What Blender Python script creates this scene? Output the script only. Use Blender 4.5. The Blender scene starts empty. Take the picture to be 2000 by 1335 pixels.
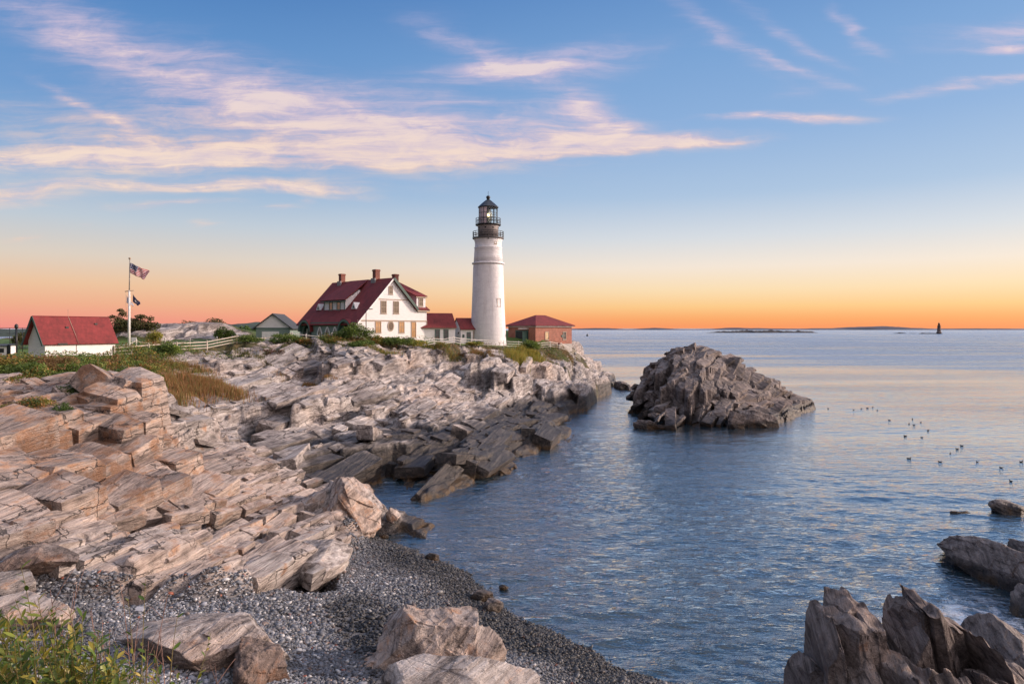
import bpy, bmesh, math, random
import numpy as np
from mathutils import Vector, Matrix
R = math.radians
random.seed(7)
rng = np.random.default_rng(11)
scene = bpy.context.scene
col = scene.collection
F = 1333.333          # focal length in photograph pixels (24 mm on a 36 mm frame)
CZ = 12.0             # camera height above the water
HY = 641.0            # horizon row in the photograph

def at(px, py, Y):
    """point of the place seen at photograph pixel px, py at distance Y"""
    return Vector(((px-1000.0)/F*Y, Y, CZ-(py-HY)/F*Y))

# ------------------------------------------------------------------ noise
def _hash(ix, iy, iz, seed):
    with np.errstate(over='ignore'):
        h = (ix.astype(np.int64)*374761393 + iy.astype(np.int64)*668265263 + iz.astype(np.int64)*2147483647*0 + iz.astype(np.int64)*1274126177 + seed*974634533) & 0xffffffff
        h = ((h ^ (h >> 13))*1274126177) & 0xffffffff
        h = ((h ^ (h >> 16))*2246822519) & 0xffffffff
        h = h ^ (h >> 15)
    return h.astype(np.float64)/4294967295.0

def vnoise(x, y, z=None, seed=0):
    """value noise, -1..1"""
    ix, iy = np.floor(x), np.floor(y)
    fx, fy = x-ix, y-iy
    ux, uy = fx*fx*fx*(fx*(fx*6-15)+10), fy*fy*fy*(fy*(fy*6-15)+10)
    zero = np.zeros_like(ix)
    def lay(izz):
        a = _hash(ix, iy, izz, seed); b = _hash(ix+1, iy, izz, seed)
        c = _hash(ix, iy+1, izz, seed); d = _hash(ix+1, iy+1, izz, seed)
        return (a+(b-a)*ux)*(1-uy)+(c+(d-c)*ux)*uy
    if z is None:
        return lay(zero)*2-1
    iz = np.floor(z); fz = z-iz; uz = fz*fz*(3-2*fz)
    return (lay(iz)*(1-uz)+lay(iz+1)*uz)*2-1

def fbm(x, y, z=None, seed=0, oct=4, gain=.5, lac=2.03):
    s = 0; a = 1.; n = 0
    for k in range(oct):
        s = s+a*vnoise(x, y, z, seed+k*17); n += a
        x = x*lac+3.1; y = y*lac-1.7
        if z is not None: z = z*lac+.9
        a *= gain
    return s/n

def cells(t, s, seed, jit=.85):
    """nearest jittered cell (box-like metric): centre, four random numbers, edge distance"""
    it, is_ = np.floor(t), np.floor(s)
    best = np.full(t.shape, 1e9); sec = np.full(t.shape, 1e9)
    ct = np.zeros_like(t); cs = np.zeros_like(t); ci = np.zeros_like(t); cj = np.zeros_like(t)
    for di in (-1, 0, 1):
        for dj in (-1, 0, 1):
            a, b = it+di, is_+dj
            pt = a+.5+jit*(_hash(a, b, a*0, seed)-.5)
            ps = b+.5+jit*(_hash(a, b, a*0+1, seed)-.5)
            u, v = np.abs(t-pt), np.abs(s-ps)
            d = np.maximum(u, v)+.25*np.minimum(u, v)
            near = d < best
            sec = np.where(near, best, np.minimum(sec, d))
            best = np.where(near, d, best)
            ct = np.where(near, pt, ct); cs = np.where(near, ps, cs)
            ci = np.where(near, a, ci); cj = np.where(near, b, cj)
    r = [_hash(ci, cj, ci*0+7+k, seed) for k in range(4)]
    return ct, cs, r, sec-best

# ------------------------------------------------------------------ meshes
def tag(o, label=None, cat=None, group=None, kind=None):
    if label: o['label'] = label
    if cat: o['category'] = cat
    if group: o['group'] = group
    if kind: o['kind'] = kind
    return o

def link(o, parent=None):
    col.objects.link(o)
    if parent is not None: o.parent = parent
    return o

def empty(name, loc, rz=0, label=None, cat=None, group=None):
    o = bpy.data.objects.new(name, None)
    o.empty_display_size = .3
    o.location = loc; o.rotation_euler = (0, 0, rz)
    link(o); return tag(o, label, cat, group)

def np_mesh(name, V, Fa, mat, attrs=None, smooth=False, parent=None, loc=None):
    """V (N,3), Fa list of (M,k) index arrays, attrs name->(N,) or (N,3)"""
    me = bpy.data.meshes.new(name)
    V = np.asarray(V, np.float32)
    if loc is not None: V = V-np.asarray(loc, np.float32)
    Fa = [f for f in Fa if len(f)]
    me.vertices.add(len(V)); me.vertices.foreach_set('co', V.ravel())
    nl = sum(f.size for f in Fa); nf = sum(len(f) for f in Fa)
    me.loops.add(nl); me.polygons.add(nf)
    me.loops.foreach_set('vertex_index', np.concatenate([f.ravel() for f in Fa]).astype(np.int32))
    tot = np.concatenate([np.full(len(f), f.shape[1]) for f in Fa]).astype(np.int32)
    st = np.concatenate([[0], np.cumsum(tot)[:-1]]).astype(np.int32)
    me.polygons.foreach_set('loop_start', st); me.polygons.foreach_set('loop_total', tot)
    me.polygons.foreach_set('use_smooth', np.full(nf, smooth))
    me.update(calc_edges=True); me.validate()
    for k, a in (attrs or {}).items():
        a = np.asarray(a, np.float32)
        if a.ndim == 1:
            at_ = me.attributes.new(k, 'FLOAT', 'POINT'); at_.data.foreach_set('value', a)
        else:
            at_ = me.attributes.new(k, 'FLOAT_COLOR', 'POINT')
            c = np.ones((len(a), 4), np.float32); c[:, :3] = a
            at_.data.foreach_set('color', c.ravel())
    if mat: me.materials.append(mat)
    o = bpy.data.objects.new(name, me)
    if loc is not None: o.location = loc
    return link(o, parent)

class PB:
    """collects boxes, tubes, prisms and turned shapes into one mesh"""
    def __init__(s): s.v = []; s.f = []; s.sm = []
    def add(s, vs, fs, smooth=False):
        n = len(s.v); s.v += [tuple(p) for p in vs]
        s.f += [tuple(i+n for i in f) for f in fs]; s.sm += [smooth]*len(fs); return s
    def box(s, x0, x1, y0, y1, z0, z1, rot=None, c=None):
        vs = [(x, y, z) for z in (z0, z1) for (x, y) in ((x0, y0), (x1, y0), (x1, y1), (x0, y1))]
        return s.add(vs, [(3, 2, 1, 0), (4, 5, 6, 7), (0, 1, 5, 4), (1, 2, 6, 5), (2, 3, 7, 6), (3, 0, 4, 7)])
    def bar(s, p, q, w, h=None, up=(0, 0, 1)):
        """square bar from p to q"""
        h = h or w; p, q = Vector(p), Vector(q); d = (q-p).normalized(); u = Vector(up)
        if abs(d.dot(u)) > .98: u = Vector((1, 0, 0))
        a = d.cross(u).normalized()*w/2; b = a.cross(d).normalized()*h/2
        vs = [p-a-b, p+a-b, p+a+b, p-a+b, q-a-b, q+a-b, q+a+b, q-a+b]
        return s.add(vs, [(3, 2, 1, 0), (4, 5, 6, 7), (0, 1, 5, 4), (1, 2, 6, 5), (2, 3, 7, 6), (3, 0, 4, 7)])
    def tube(s, pts, r, n=8, r1=None):
        pts = [Vector(p) for p in pts]; m = len(pts); vs = []
        for i, p in enumerate(pts):
            d = (pts[min(i+1, m-1)]-pts[max(i-1, 0)]).normalized()
            u = Vector((0, 0, 1)) if abs(d.z) < .95 else Vector((1, 0, 0))
            a = d.cross(u).normalized(); b = a.cross(d)
            rr = r if r1 is None else r+(r1-r)*i/(m-1)
            vs += [p+(a*math.cos(2*math.pi*k/n)+b*math.sin(2*math.pi*k/n))*rr for k in range(n)]
        fs = [(i*n+k, i*n+(k+1) % n, (i+1)*n+(k+1) % n, (i+1)*n+k) for i in range(m-1) for k in range(n)]
        fs += [tuple(range(n))[::-1], tuple((m-1)*n+k for k in range(n))]
        return s.add(vs, fs, True)
    def lathe(s, prof, n=48, c=(0, 0), smooth=True, cap=True):
        vs = [(c[0]+r*math.cos(2*math.pi*k/n), c[1]+r*math.sin(2*math.pi*k/n), z) for r, z in prof for k in range(n)]
        fs = [(i*n+k, i*n+(k+1) % n, (i+1)*n+(k+1) % n, (i+1)*n+k) for i in range(len(prof)-1) for k in range(n)]
        if cap: fs += [tuple(range(n))[::-1], tuple((len(prof)-1)*n+k for k in range(n))]
        return s.add(vs, fs, smooth)
    def prism(s, poly, ext, axis='y'):
        """poly of 2-D points extruded between ext=(a,b): axis y -> (x,z) outline, axis x -> (y,z), axis z -> (x,y)"""
        n = len(poly); mk = {'y': lambda p, e: (p[0], e, p[1]), 'x': lambda p, e: (e, p[0], p[1]), 'z': lambda p, e: (p[0], p[1], e)}[axis]
        vs = [mk(p, ext[0]) for p in poly]+[mk(p, ext[1]) for p in poly]
        fs = [tuple(range(n)), tuple(range(2*n-1, n-1, -1))]+[(i, n+i, n+(i+1) % n, (i+1) % n) for i in range(n)]
        return s.add(vs, fs)
    def slab(s, quad, th):
        """thick sheet: polygon in space with thickness th below along its normal"""
        q = [Vector(p) for p in quad]; nrm = (q[1]-q[0]).cross(q[2]-q[0]).normalized()
        if nrm.z < 0: nrm = -nrm; q = q[::-1]
        n = len(q); vs = q+[p-nrm*th for p in q]
        fs = [tuple(range(n)), tuple(range(2*n-1, n-1, -1))]+[(i, n+i, n+(i+1) % n, (i+1) % n) for i in range(n)]
        return s.add(vs, fs)
    def build(s, name, mat, parent=None, loc=None, label=None):
        me = bpy.data.meshes.new(name)
        me.from_pydata([tuple(v) for v in s.v], [], s.f)
        bm = bmesh.new(); bm.from_mesh(me)
        bmesh.ops.recalc_face_normals(bm, faces=bm.faces[:]); bm.to_mesh(me); bm.free()
        for p, q in zip(me.polygons, s.sm): p.use_smooth = q
        me.materials.append(mat); me.update()
        o = bpy.data.objects.new(name, me)
        if loc is not None: o.location = loc
        if label: o['label'] = label
        return link(o, parent)

# ------------------------------------------------------------------ node helper
def srgb(r, g, b):
    f = lambda c: (c/255/12.92) if c/255 <= .04045 else ((c/255+.055)/1.055)**2.4
    return (f(r), f(g), f(b), 1)

class N:
    def __init__(s, tree): s.t = tree; s.n = tree.nodes; s.l = tree.links
    def __call__(s, typ, ins=None, **kw):
        n = s.n.new('ShaderNode'+typ)
        for k, v in kw.items(): setattr(n, k, v)
        for k, v in (ins or {}).items():
            i = n.inputs[k]
            if isinstance(v, bpy.types.NodeSocket): s.l.new(v, i)
            elif isinstance(v, bpy.types.Node): s.l.new(v.outputs[0], i)
            else: i.default_value = v
        return n
    def m(s, op, a, b=0., c=0., clamp=False):
        n = s('Math', {0: a, 1: b, 2: c}, operation=op); n.use_clamp = clamp; return n.outputs[0]
    def ramp(s, fac, stops, interp='LINEAR'):
        n = s('ValToRGB', {0: fac}); cr = n.color_ramp; cr.interpolation = interp
        while len(cr.elements) < len(stops): cr.elements.new(.5)
        for e, (p, c) in zip(cr.elements, stops):
            e.position = p; e.color = c if len(c) == 4 else (*c, 1)
        return n.outputs[0]
    def mix(s, fac, a, b, blend='MIX'):
        n = s('Mix', data_type='RGBA', blend_type=blend)
        for i, v in ((0, fac), (6, a), (7, b)):
            k = n.inputs[i]
            if isinstance(v, bpy.types.NodeSocket): s.l.new(v, k)
            elif isinstance(v, (int, float)) and i: k.default_value = (v, v, v, 1)
            elif i: k.default_value = v if len(v) == 4 else (*v, 1)
            else: k.default_value = v
        return n.outputs[2]
    def noise(s, vec, scale, detail=4, rough=.55, dist=0., out=0):
        return s('TexNoise', {'Vector': vec, 'Scale': scale, 'Detail': detail, 'Roughness': rough, 'Distortion': dist}).outputs[out]
    def mapping(s, vec, loc=(0, 0, 0), rot=(0, 0, 0), scale=(1, 1, 1), typ='POINT'):
        n = s('Mapping', {'Vector': vec}, vector_type=typ)
        for k, v in (('Location', loc), ('Rotation', rot), ('Scale', scale)):
            if k in n.inputs and n.inputs[k].enabled: n.inputs[k].default_value = v
        return n.outputs[0]
    def step(s, x, lo, hi):
        n = s('MapRange', {0: x, 1: lo, 2: hi, 3: 0., 4: 1.}, interpolation_type='SMOOTHSTEP'); return n.outputs[0]

def material(name):
    m = bpy.data.materials.new(name); m.use_nodes = True
    m.node_tree.nodes.clear(); k = N(m.node_tree)
    p = k('BsdfPrincipled'); o = k('OutputMaterial'); k.l.new(p.outputs[0], o.inputs[0])
    return m, k, p
def setin(k, p, name, v):
    if isinstance(v, bpy.types.NodeSocket): k.l.new(v, p.inputs[name])
    else: p.inputs[name].default_value = v

def paint(name, c, rough=.55, var=.12, scale=1.5, bump=.0, metal=0., spec=.4):
    """weathered paint: colour with soft procedural variation and grain"""
    m, k, p = material(name)
    co = k('TexCoord').outputs['Object']
    n1 = k.noise(co, scale, 5, .6); n2 = k.noise(k.mapping(co, scale=(1, 1, .25)), scale*4, 3)
    v = k.m('ADD', k.m('MULTIPLY', n1, .6), k.m('MULTIPLY', n2, .4))
    c = tuple(c[:3])
    lo = tuple(x*(1-var*1.6) for x in c)+(1,); hi = tuple(min(1, x*(1+var)) for x in c)+(1,)
    setin(k, p, 'Base Color', k.ramp(v, [(.3, lo), (.65, hi)]))
    p.inputs['Roughness'].default_value = rough; p.inputs['Metallic'].default_value = metal
    p.inputs['Specular IOR Level'].default_value = spec
    if bump:
        b = k('Bump', {'Height': k.noise(co, scale*20, 3), 'Strength': bump, 'Distance': .02}); setin(k, p, 'Normal', b.outputs[0])
    return m
# ------------------------------------------------------------------ camera, sky, sun
cam_d = bpy.data.cameras.new('camera'); cam = bpy.data.objects.new('camera', cam_d); link(cam)
cam.location = (0, 0, CZ); cam.rotation_euler = (R(90), 0, 0)
cam_d.lens = 24; cam_d.sensor_width = 36; cam_d.shift_y = -(667.5-HY)/2000
cam_d.clip_start = .1; cam_d.clip_end = 60000
scene.camera = cam
SUN_AZ, SUN_EL = 74, 17          # degrees right of the view, degrees up
world = bpy.data.worlds.new('World'); scene.world = world; world.use_nodes = True
wt = world.node_tree; wt.nodes.clear(); k = N(wt)
gen = k('TexCoord').outputs['Generated']
sep = k('SeparateXYZ', {0: gen}); dx, dy, dz = sep.outputs
# cloud-chart coordinates: where the direction pierces a far wall to the north (only for the front half of the sky)
fy = k.m('MAXIMUM', dy, .12)
cu = k.m('DIVIDE', dx, fy); cv = k.m('DIVIDE', dz, fy)
chart = k('CombineXYZ', {0: cu, 1: cv, 2: 0.}).outputs[0]
wn = k.noise(k.mapping(chart, scale=(3.2, 8., 1)), 1., 4, .6, out=1)
wn2 = k.noise(k.mapping(chart, rot=(0, 0, R(-20)), scale=(5, 26., 1)), 1., 3, .6, out=1)
off = k('VectorMath', {0: wn, 1: (.5, .5, .5)}, operation='SUBTRACT').outputs[0]
off2 = k('VectorMath', {0: wn2, 1: (.5, .5, .5)}, operation='SUBTRACT').outputs[0]
warp = k('VectorMath', {0: off, 1: (.13, .030, 0)}, operation='MULTIPLY').outputs[0]
warp2 = k('VectorMath', {0: off2, 1: (.06, .03, 0)}, operation='MULTIPLY').outputs[0]
pw = k('VectorMath', {0: k('VectorMath', {0: chart, 1: warp}, operation='ADD').outputs[0], 1: warp2}, operation='ADD').outputs[0]
BL = [  # px, py, half length, half thickness, tilt (deg, + rises to the right), strength
 (150, 306, 330, 28, 1, 1.3), (560, 306, 330, 20, 2, 1.15), (900, 300, 260, 22, 5, 1.0), (1230, 282, 190, 14, 3, 1.35), (1360, 279, 120, 9, 2, 1.1),
 (300, 255, 440, 54, -4, .74), (700, 246, 320, 46, -12, .74), (1010, 262, 200, 30, -6, .55),
 (110, 50, 220, 60, -24, .70), (380, 150, 280, 55, -22, .78), (640, 222, 200, 44, -24, .62), (820, 262, 150, 30, -14, .5),
 (130, 190, 95, 12, -28, .5), (230, 250, 90, 14, -28, .4), (540, 130, 200, 40, -20, .18),
 (920, 92, 130, 32, -22, .85), (985, 138, 180, 22, 2, .95), (1130, 112, 160, 26, 8, .62), (780, 182, 140, 22, -6, .6), (880, 205, 150, 12, 2, .3),
 (1150, 205, 62, 46, -45, .85), (1190, 250, 80, 28, -10, .8), (1060, 235, 120, 38, 0, .5),
 (400, 364, 270, 13, 0, 1.25), (600, 374, 110, 8, -5, 1.0), (50, 385, 130, 22, 6, 1.2), (330, 400, 100, 8, 3, 1.0), (525, 410, 45, 7, 0, .75), (580, 392, 16, 8, 0, .7),
 (385, 438, 32, 5, -3, .6), (35, 470, 55, 6, 4, .6), (110, 484, 50, 5, 0, .35), (160, 436, 12, 4, 0, .4),
 (1570, 229, 120, 10, 1, 1.15), (1450, 231, 80, 6, 1, .6),
 (1390, 60, 180, 20, -31, .62), (1550, 125, 130, 13, -22, .75), (1580, 90, 115, 13, -26, .62), (1480, 20, 120, 16, -30, .3),
 (1660, 45, 65, 15, -48, .7), (1720, 95, 50, 9, -36, .35), (1560, 180, 60, 14, 10, .25),
 (1880, 168, 90, 13, 9, .95), (1990, 150, 50, 10, 8, .55), (1970, 55, 90, 22, 12, .7), (1960, 92, 60, 10, 1, 1.0), (1850, 70, 110, 30, 5, .32), (1750, 190, 70, 8, 5, .3),
]
terms = None
for (bx, by, a, b, ang, st) in BL:
    mp = k.mapping(pw, loc=((bx-1000)/F, (HY-by)/F, 0), rot=(0, 0, R(ang)), scale=(a/F, b/F, 1), typ='TEXTURE')
    d2 = k('VectorMath', {0: mp, 1: mp}, operation='DOT_PRODUCT').outputs['Value']
    e = k.m('MULTIPLY', k.m('POWER', 2.718, k.m('MULTIPLY', d2, -.9)), st)
    terms = e if terms is None else k.m('ADD', terms, e)
fib = k.noise(k.mapping(pw, rot=(0, 0, R(12)), scale=(5, 60, 1)), 1., 8, .66)
fib2 = k.noise(k.mapping(pw, scale=(15, 40, 1)), 1., 8, .66, .4)
tex = k.m('ADD', k.m('MULTIPLY', fib, .95), k.m('MULTIPLY', fib2, .55))
dens = k.m('MULTIPLY', terms, k.m('ADD', -.72, k.m('MULTIPLY', tex, 2.1)))
dens = k.m('ADD', dens, k.m('MULTIPLY', k.m('SUBTRACT', tex, .75), .20))
front = k.step(dy, .15, .35)
dens = k.m('MULTIPLY', dens, front)
# the half of the sky behind the camera: broad soft clouds
back = k.noise(k.mapping(gen, scale=(2., 2., 6.)), 1.3, 5, .6)
backd = k.m('MULTIPLY', k.m('MULTIPLY', k.step(back, .45, .75), .8), k.m('SUBTRACT', 1., front))
backd = k.m('MULTIPLY', backd, k.step(dz, .03, .2))
dens = k.m('MAXIMUM', dens, backd)
alpha = k.m('MULTIPLY', k.step(dens, .02, 1.6), .92)
# clear-sky colours by elevation, pink left, gold right; unseen zenith brightened as fill
hor = k.m('SQRT', k.m('ADD', k.m('MULTIPLY', dx, dx), k.m('MULTIPLY', dy, dy)))
tanel = k.m('DIVIDE', dz, k.m('MAXIMUM', hor, .02))
ev = k.m('MULTIPLY', k.m('ARCTANGENT', tanel), 1/1.5708)      # 0 horizon .. 1 zenith
def E(py): return max(0., math.atan((HY-py)/F)/1.5708)
rightr = k.ramp(ev, [(0, srgb(255, 152, 98)), (E(622), srgb(255, 172, 104)), (E(600), srgb(255, 203, 136)), (E(570), srgb(253, 222, 176)),
    (E(525), srgb(246, 230, 214)), (E(470), srgb(216, 220, 226)), (E(390), srgb(172, 196, 224)), (E(270), srgb(142, 177, 220)),
    (E(120), srgb(121, 163, 213)), (E(-60), srgb(90, 138, 198)), (.55, srgb(58, 104, 170)), (.74, (.85, .9, 1.1)), (1, (2.3, 2.3, 2.55))])
leftr = k.ramp(ev, [(0, srgb(246, 148, 138)), (E(625), srgb(246, 158, 138)), (E(600), srgb(243, 176, 142)), (E(565), srgb(240, 196, 158)),
    (E(520), srgb(224, 208, 192)), (E(455), srgb(192, 203, 214)), (E(380), srgb(150, 182, 216)), (E(250), srgb(112, 156, 208)),
    (E(120), srgb(92, 142, 200)), (E(-60), srgb(56, 112, 180)), (.55, srgb(50, 98, 165)), (.74, (.85, .9, 1.1)), (1, (2.3, 2.3, 2.55))])
side = k.step(k.m('DIVIDE', dx, k.m('MAXIMUM', hor, .02)), -.62, .30)
clear = k.mix(side, leftr, rightr)
# the unseen sky behind the camera is set as rose fill light
behind = k.step(dy, .30, -.60)
backr = k.ramp(ev, [(0, (1.4, 1.1, .95)), (.12, (2.4, 1.95, 1.75)), (.35, (2.6, 2.3, 2.3)), (.62, (1.6, 1.55, 1.65)), (1, (2.3, 2.3, 2.55))])
# bright patch added to the unseen sky on the right as key light
key = k.step(k('VectorMath', {0: gen, 1: (.95, -.10, .30)}, operation='DOT_PRODUCT').outputs['Value'], .45, .98)
backr = k.mix(1., backr, k.mix(key, (.14, .145, .17), (1.75, 1.6, 1.52)), 'MULTIPLY')
clear = k.mix(k.m('MULTIPLY', behind, k.step(ev, .98, .70)), clear, backr)
below = k.step(dz, 0., -.06)
clear = k.mix(below, clear, srgb(70, 78, 92))
ccol = k.ramp(ev, [(0, srgb(255, 190, 140)), (E(470), srgb(250, 212, 190)), (E(390), srgb(255, 220, 196)), (E(310), srgb(255, 213, 190)),
                   (E(230), srgb(236, 206, 214)), (E(110), srgb(222, 200, 220)), (E(0), srgb(200, 190, 220)), (1, srgb(150, 160, 200))])
hot = k.step(dens, .9, 1.6)
ccol = k.mix(k.m('MULTIPLY', hot, .5), ccol, srgb(255, 236, 216))
ccol = k.mix(k.m('MULTIPLY', k.step(k.m('ADD', k.m('MULTIPLY', fib, .6), k.m('MULTIPLY', fib2, .4)), .60, .40), .6), ccol, srgb(206, 188, 212))
sky = k.mix(alpha, clear, ccol)
nish = k('TexSky', sky_type='NISHITA', sun_disc=False, sun_elevation=R(SUN_EL), sun_rotation=R(SUN_AZ), altitude=10., air_density=1., dust_density=1.5, ozone_density=1.5)
# the photographed sky (x10, because the background runs at .1) with a share of the physical one
tot = k.mix(1., k.mix(1., sky, 9.3, 'MULTIPLY'), k.mix(1., nish.outputs[0], .12, 'MULTIPLY'), 'ADD')
bg = k('Background', {'Color': tot, 'Strength': .1})
wo = k('OutputWorld'); wt.links.new(bg.outputs[0], wo.inputs[0])
sun_d = bpy.data.lights.new('sun', 'SUN'); sun = bpy.data.objects.new('sun', sun_d); link(sun)
sun_d.energy = 5.; sun_d.angle = R(4); sun_d.color = (1., .77, .62)
sd = Vector((math.sin(R(SUN_AZ))*math.cos(R(SUN_EL)), math.cos(R(SUN_AZ))*math.cos(R(SUN_EL)), math.sin(R(SUN_EL))))
sun.rotation_euler = sd.to_track_quat('Z', 'Y').to_euler()
scene.view_settings.view_transform = 'Standard'; scene.view_settings.look = 'None'
scene.view_settings.exposure = 0; scene.view_settings.gamma = 1
scene.render.engine = 'CYCLES'
scene.cycles.max_bounces = 5; scene.cycles.diffuse_bounces = 3; scene.cycles.glossy_bounces = 3; scene.cycles.transmission_bounces = 4
scene.cycles.use_denoising = True
# ------------------------------------------------------------------ rock material
STR = R(73)                       # strike of the beds, measured from +X
def rock_mat(name, strike=STR, dip=R(25), terrain=False, dark=0., wet=(.9, 2.2), warmth=.35, scale=1., tilt=None, cracks=.8):
    m, k, p = material(name)
    geo = k('NewGeometry'); pos = geo.outputs['Position']
    co = k('TexCoord').outputs['Object'] if not terrain else pos
    # bedding frame: x across the beds, y along the strike, z up-dip
    rot = tilt or (0., dip, -(strike-R(90)))
    bed = k('VectorRotate', {'Vector': co, 'Rotation': rot}, rotation_type='EULER_XYZ').outputs[0]
    bed = k.mapping(bed, scale=(scale, scale, scale))
    n_big = k.noise(co, .16*scale, 4, .55)
    n_mid = k.noise(co, .9*scale, 5, .6)
    n_fine = k.noise(co, 9*scale, 5, .65)
    lay = k.noise(k.mapping(bed, scale=(3.6, .30, 3.6)), 1., 5, .60, .6)
    lay2 = k.noise(k.mapping(bed, scale=(26, .8, 26)), 1., 4, .62, .2)
    tone = k('Attribute', attribute_name='tone').outputs['Fac']
    base = k.ramp(k.m('ADD', k.m('MULTIPLY', lay, .62), k.m('MULTIPLY', n_mid, .38)),
        [(.30, (.026, .023, .023)), (.39, (.13, .117, .113)), (.47, (.31, .285, .275)), (.57, (.49, .465, .455)), (.69, (.76, .745, .74))])
    base = k.mix(k.m('MULTIPLY', k.step(lay2, .55, .70), .45), base, (.56, .52, .49))
    base = k.mix(k.m('MULTIPLY', k.step(lay2, .43, .33), .55), base, (.11, .095, .09))
    tmul = k.ramp(tone, [(0, (.52, .52, .54)), (.45, (.92, .90, .88)), (1, (1.22, 1.17, 1.12))])
    base = k.mix(1., base, tmul, 'MULTIPLY')
    warm = k('Attribute', attribute_name='warm').outputs['Fac']
    pink = k.m('MULTIPLY', k.step(k.m('ADD', n_big, k.m('MULTIPLY', warm, .30)), .46, .72), .06+warmth*.85)
    base = k.mix(pink, base, k.mix(1., base, (1.27, .96, .74), 'MULTIPLY'))
    rustn = k.m('ADD', k.m('MULTIPLY', n_mid, .65), k.m('MULTIPLY', lay, .35))
    rustn = k.m('ADD', rustn, k.m('MULTIPLY', warm, .17))
    base = k.mix(k.m('MULTIPLY', k.step(rustn, .60, .72), .75), base, k.mix(n_fine, (.20, .075, .028), (.50, .25, .10)))
    # lichen and weather stains
    st_ = k.m('ADD', k.m('MULTIPLY', k.noise(k.mapping(bed, scale=(.42, .16, .42)), 1., 5, .62, .5), .75), k.m('MULTIPLY', n_mid, .25))
    base = k.mix(k.m('MULTIPLY', k.step(st_, .48, .60), .70), base, k.mix(1., base, (.34, .32, .33), 'MULTIPLY'))
    base = k.mix(k.m('MULTIPLY', k.step(st_, .44, .34), .55), base, k.mix(1., base, (1.28, 1.28, 1.3), 'MULTIPLY'))
    base = k.mix(k.m('MULTIPLY', k.step(k.noise(co, 2.3*scale, 6, .7), .57, .68), .55), base, (.085, .078, .072))
    speck = k.noise(co, 22*scale, 3, .7)
    base = k.mix(k.m('MULTIPLY', k.step(speck, .56, .70), .35), base, (.60, .56, .53))
    # joints: thin dark cracks, elongated along the beds
    bw = k('VectorMath', {0: bed, 1: k('VectorMath', {0: k.noise(co, .55*scale, 5, .65, out=1), 1: (1.5, 1.5, 1.5)}, operation='MULTIPLY').outputs[0]}, operation='ADD').outputs[0]
    bs = k('SeparateXYZ', {0: bw}).outputs
    row = k.m('ADD', k.m('MULTIPLY', bs[0], .34), k.m('MULTIPLY', bs[2], .94))
    def joints(wd, ht, mo, thr):
        br = k('TexBrick', {'Vector': k('CombineXYZ', {0: bs[1], 1: row, 2: 0.}).outputs[0], 'Scale': 1., 'Mortar Size': mo, 'Mortar Smooth': .6, 'Brick Width': wd, 'Row Height': ht}, offset=.37, squash=1.6, squash_frequency=3)
        return k.m('MULTIPLY', br.outputs['Fac'], k.step(k.noise(k.mapping(bed, scale=(.9, .35, .9)), 1./wd, 3), thr, thr+.12))
    crack = k.m('MAXIMUM', joints(2.7, .74, .034, .42), k.m('MULTIPLY', joints(.95, .23, .014, .56), .8))
    base = k.mix(k.m('MULTIPLY', crack, cracks), base, (.035, .030, .028))
    # tide band: algae-dark rock near the water, ochre weed at the foot
    z = k('SeparateXYZ', {0: pos}).outputs[2]
    zz = k.m('SUBTRACT', z, k.m('MULTIPLY', k.m('SUBTRACT', n_big, .5), 2.2))
    zz = k.m('ADD', zz, k.m('MULTIPLY', k.m('SUBTRACT', n_mid, .5), .9))
    wetm = k.step(zz, wet[1], wet[0])
    if terrain:
        zt = k.m('SUBTRACT', zz, k('Attribute', attribute_name='tide').outputs['Fac'])
        wetm = k.step(zt, .55, -.35)
    darkc = k.mix(k.step(lay, .45, .65), (.020, .018, .018), (.070, .058, .048))
    base = k.mix(k.m('MULTIPLY', wetm, .96), base, darkc)
    weed = k.m('MULTIPLY', k.step(z, .75, .1), k.step(k.noise(co, 1.4, 4), .42, .6))
    base = k.mix(k.m('MULTIPLY', weed, .7), base, (.11, .062, .018))
    if dark:
        base = k.mix(dark, base, k.mix(1., base, (.33, .27, .25), 'MULTIPLY'))
    rough = k.m('SUBTRACT', .82, k.m('MULTIPLY', wetm, .38))
    h = k.m('ADD', k.m('MULTIPLY', lay, .5), k.m('MULTIPLY', lay2, .22))
    h = k.m('ADD', h, k.m('MULTIPLY', n_mid, .35))
    h = k.m('ADD', h, k.m('MULTIPLY', n_fine, .10))
    h = k.m('SUBTRACT', h, k.m('MULTIPLY', crack, .42*cracks))
    hd = .38
    if terrain:
        beach = k('Attribute', attribute_name='beach').outputs['Fac']
        soil = k('Attribute', attribute_name='soil').outputs['Fac']
        lawn = k('Attribute', attribute_name='lawn').outputs['Fac']
        gn = k.noise(co, 14, 4, .7)
        bc = k.mix(gn, (.035, .034, .036), (.20, .20, .21))
        base = k.mix(beach, base, bc)
        sm = k.step(k.m('ADD', soil, k.m('MULTIPLY', k.m('SUBTRACT', n_mid, .5), .9)), .42, .62)
        sc = k.ramp(k.noise(co, 1.3, 6, .7), [(.3, (.030, .034, .012)), (.5, (.065, .060, .022)), (.62, (.12, .085, .035)), (.75, (.17, .10, .05))])
        base = k.mix(sm, base, sc)
        lc = k.ramp(k.m('ADD', k.m('MULTIPLY', k.noise(co, .35, 4), .6), k.m('MULTIPLY', k.noise(co, 9, 3, .7), .4)), [(.35, (.045, .085, .016)), (.65, (.105, .17, .035))])
        base = k.mix(lawn, base, lc)
        h = k.m('MULTIPLY', h, k.m('SUBTRACT', 1., k.m('MULTIPLY', k.m('MAXIMUM', lawn, beach), .85)))
    bump = k('Bump', {'Height': h, 'Strength': 1., 'Distance': hd/scale})
    setin(k, p, 'Base Color', base); setin(k, p, 'Roughness', rough); setin(k, p, 'Normal', bump.outputs[0])
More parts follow.
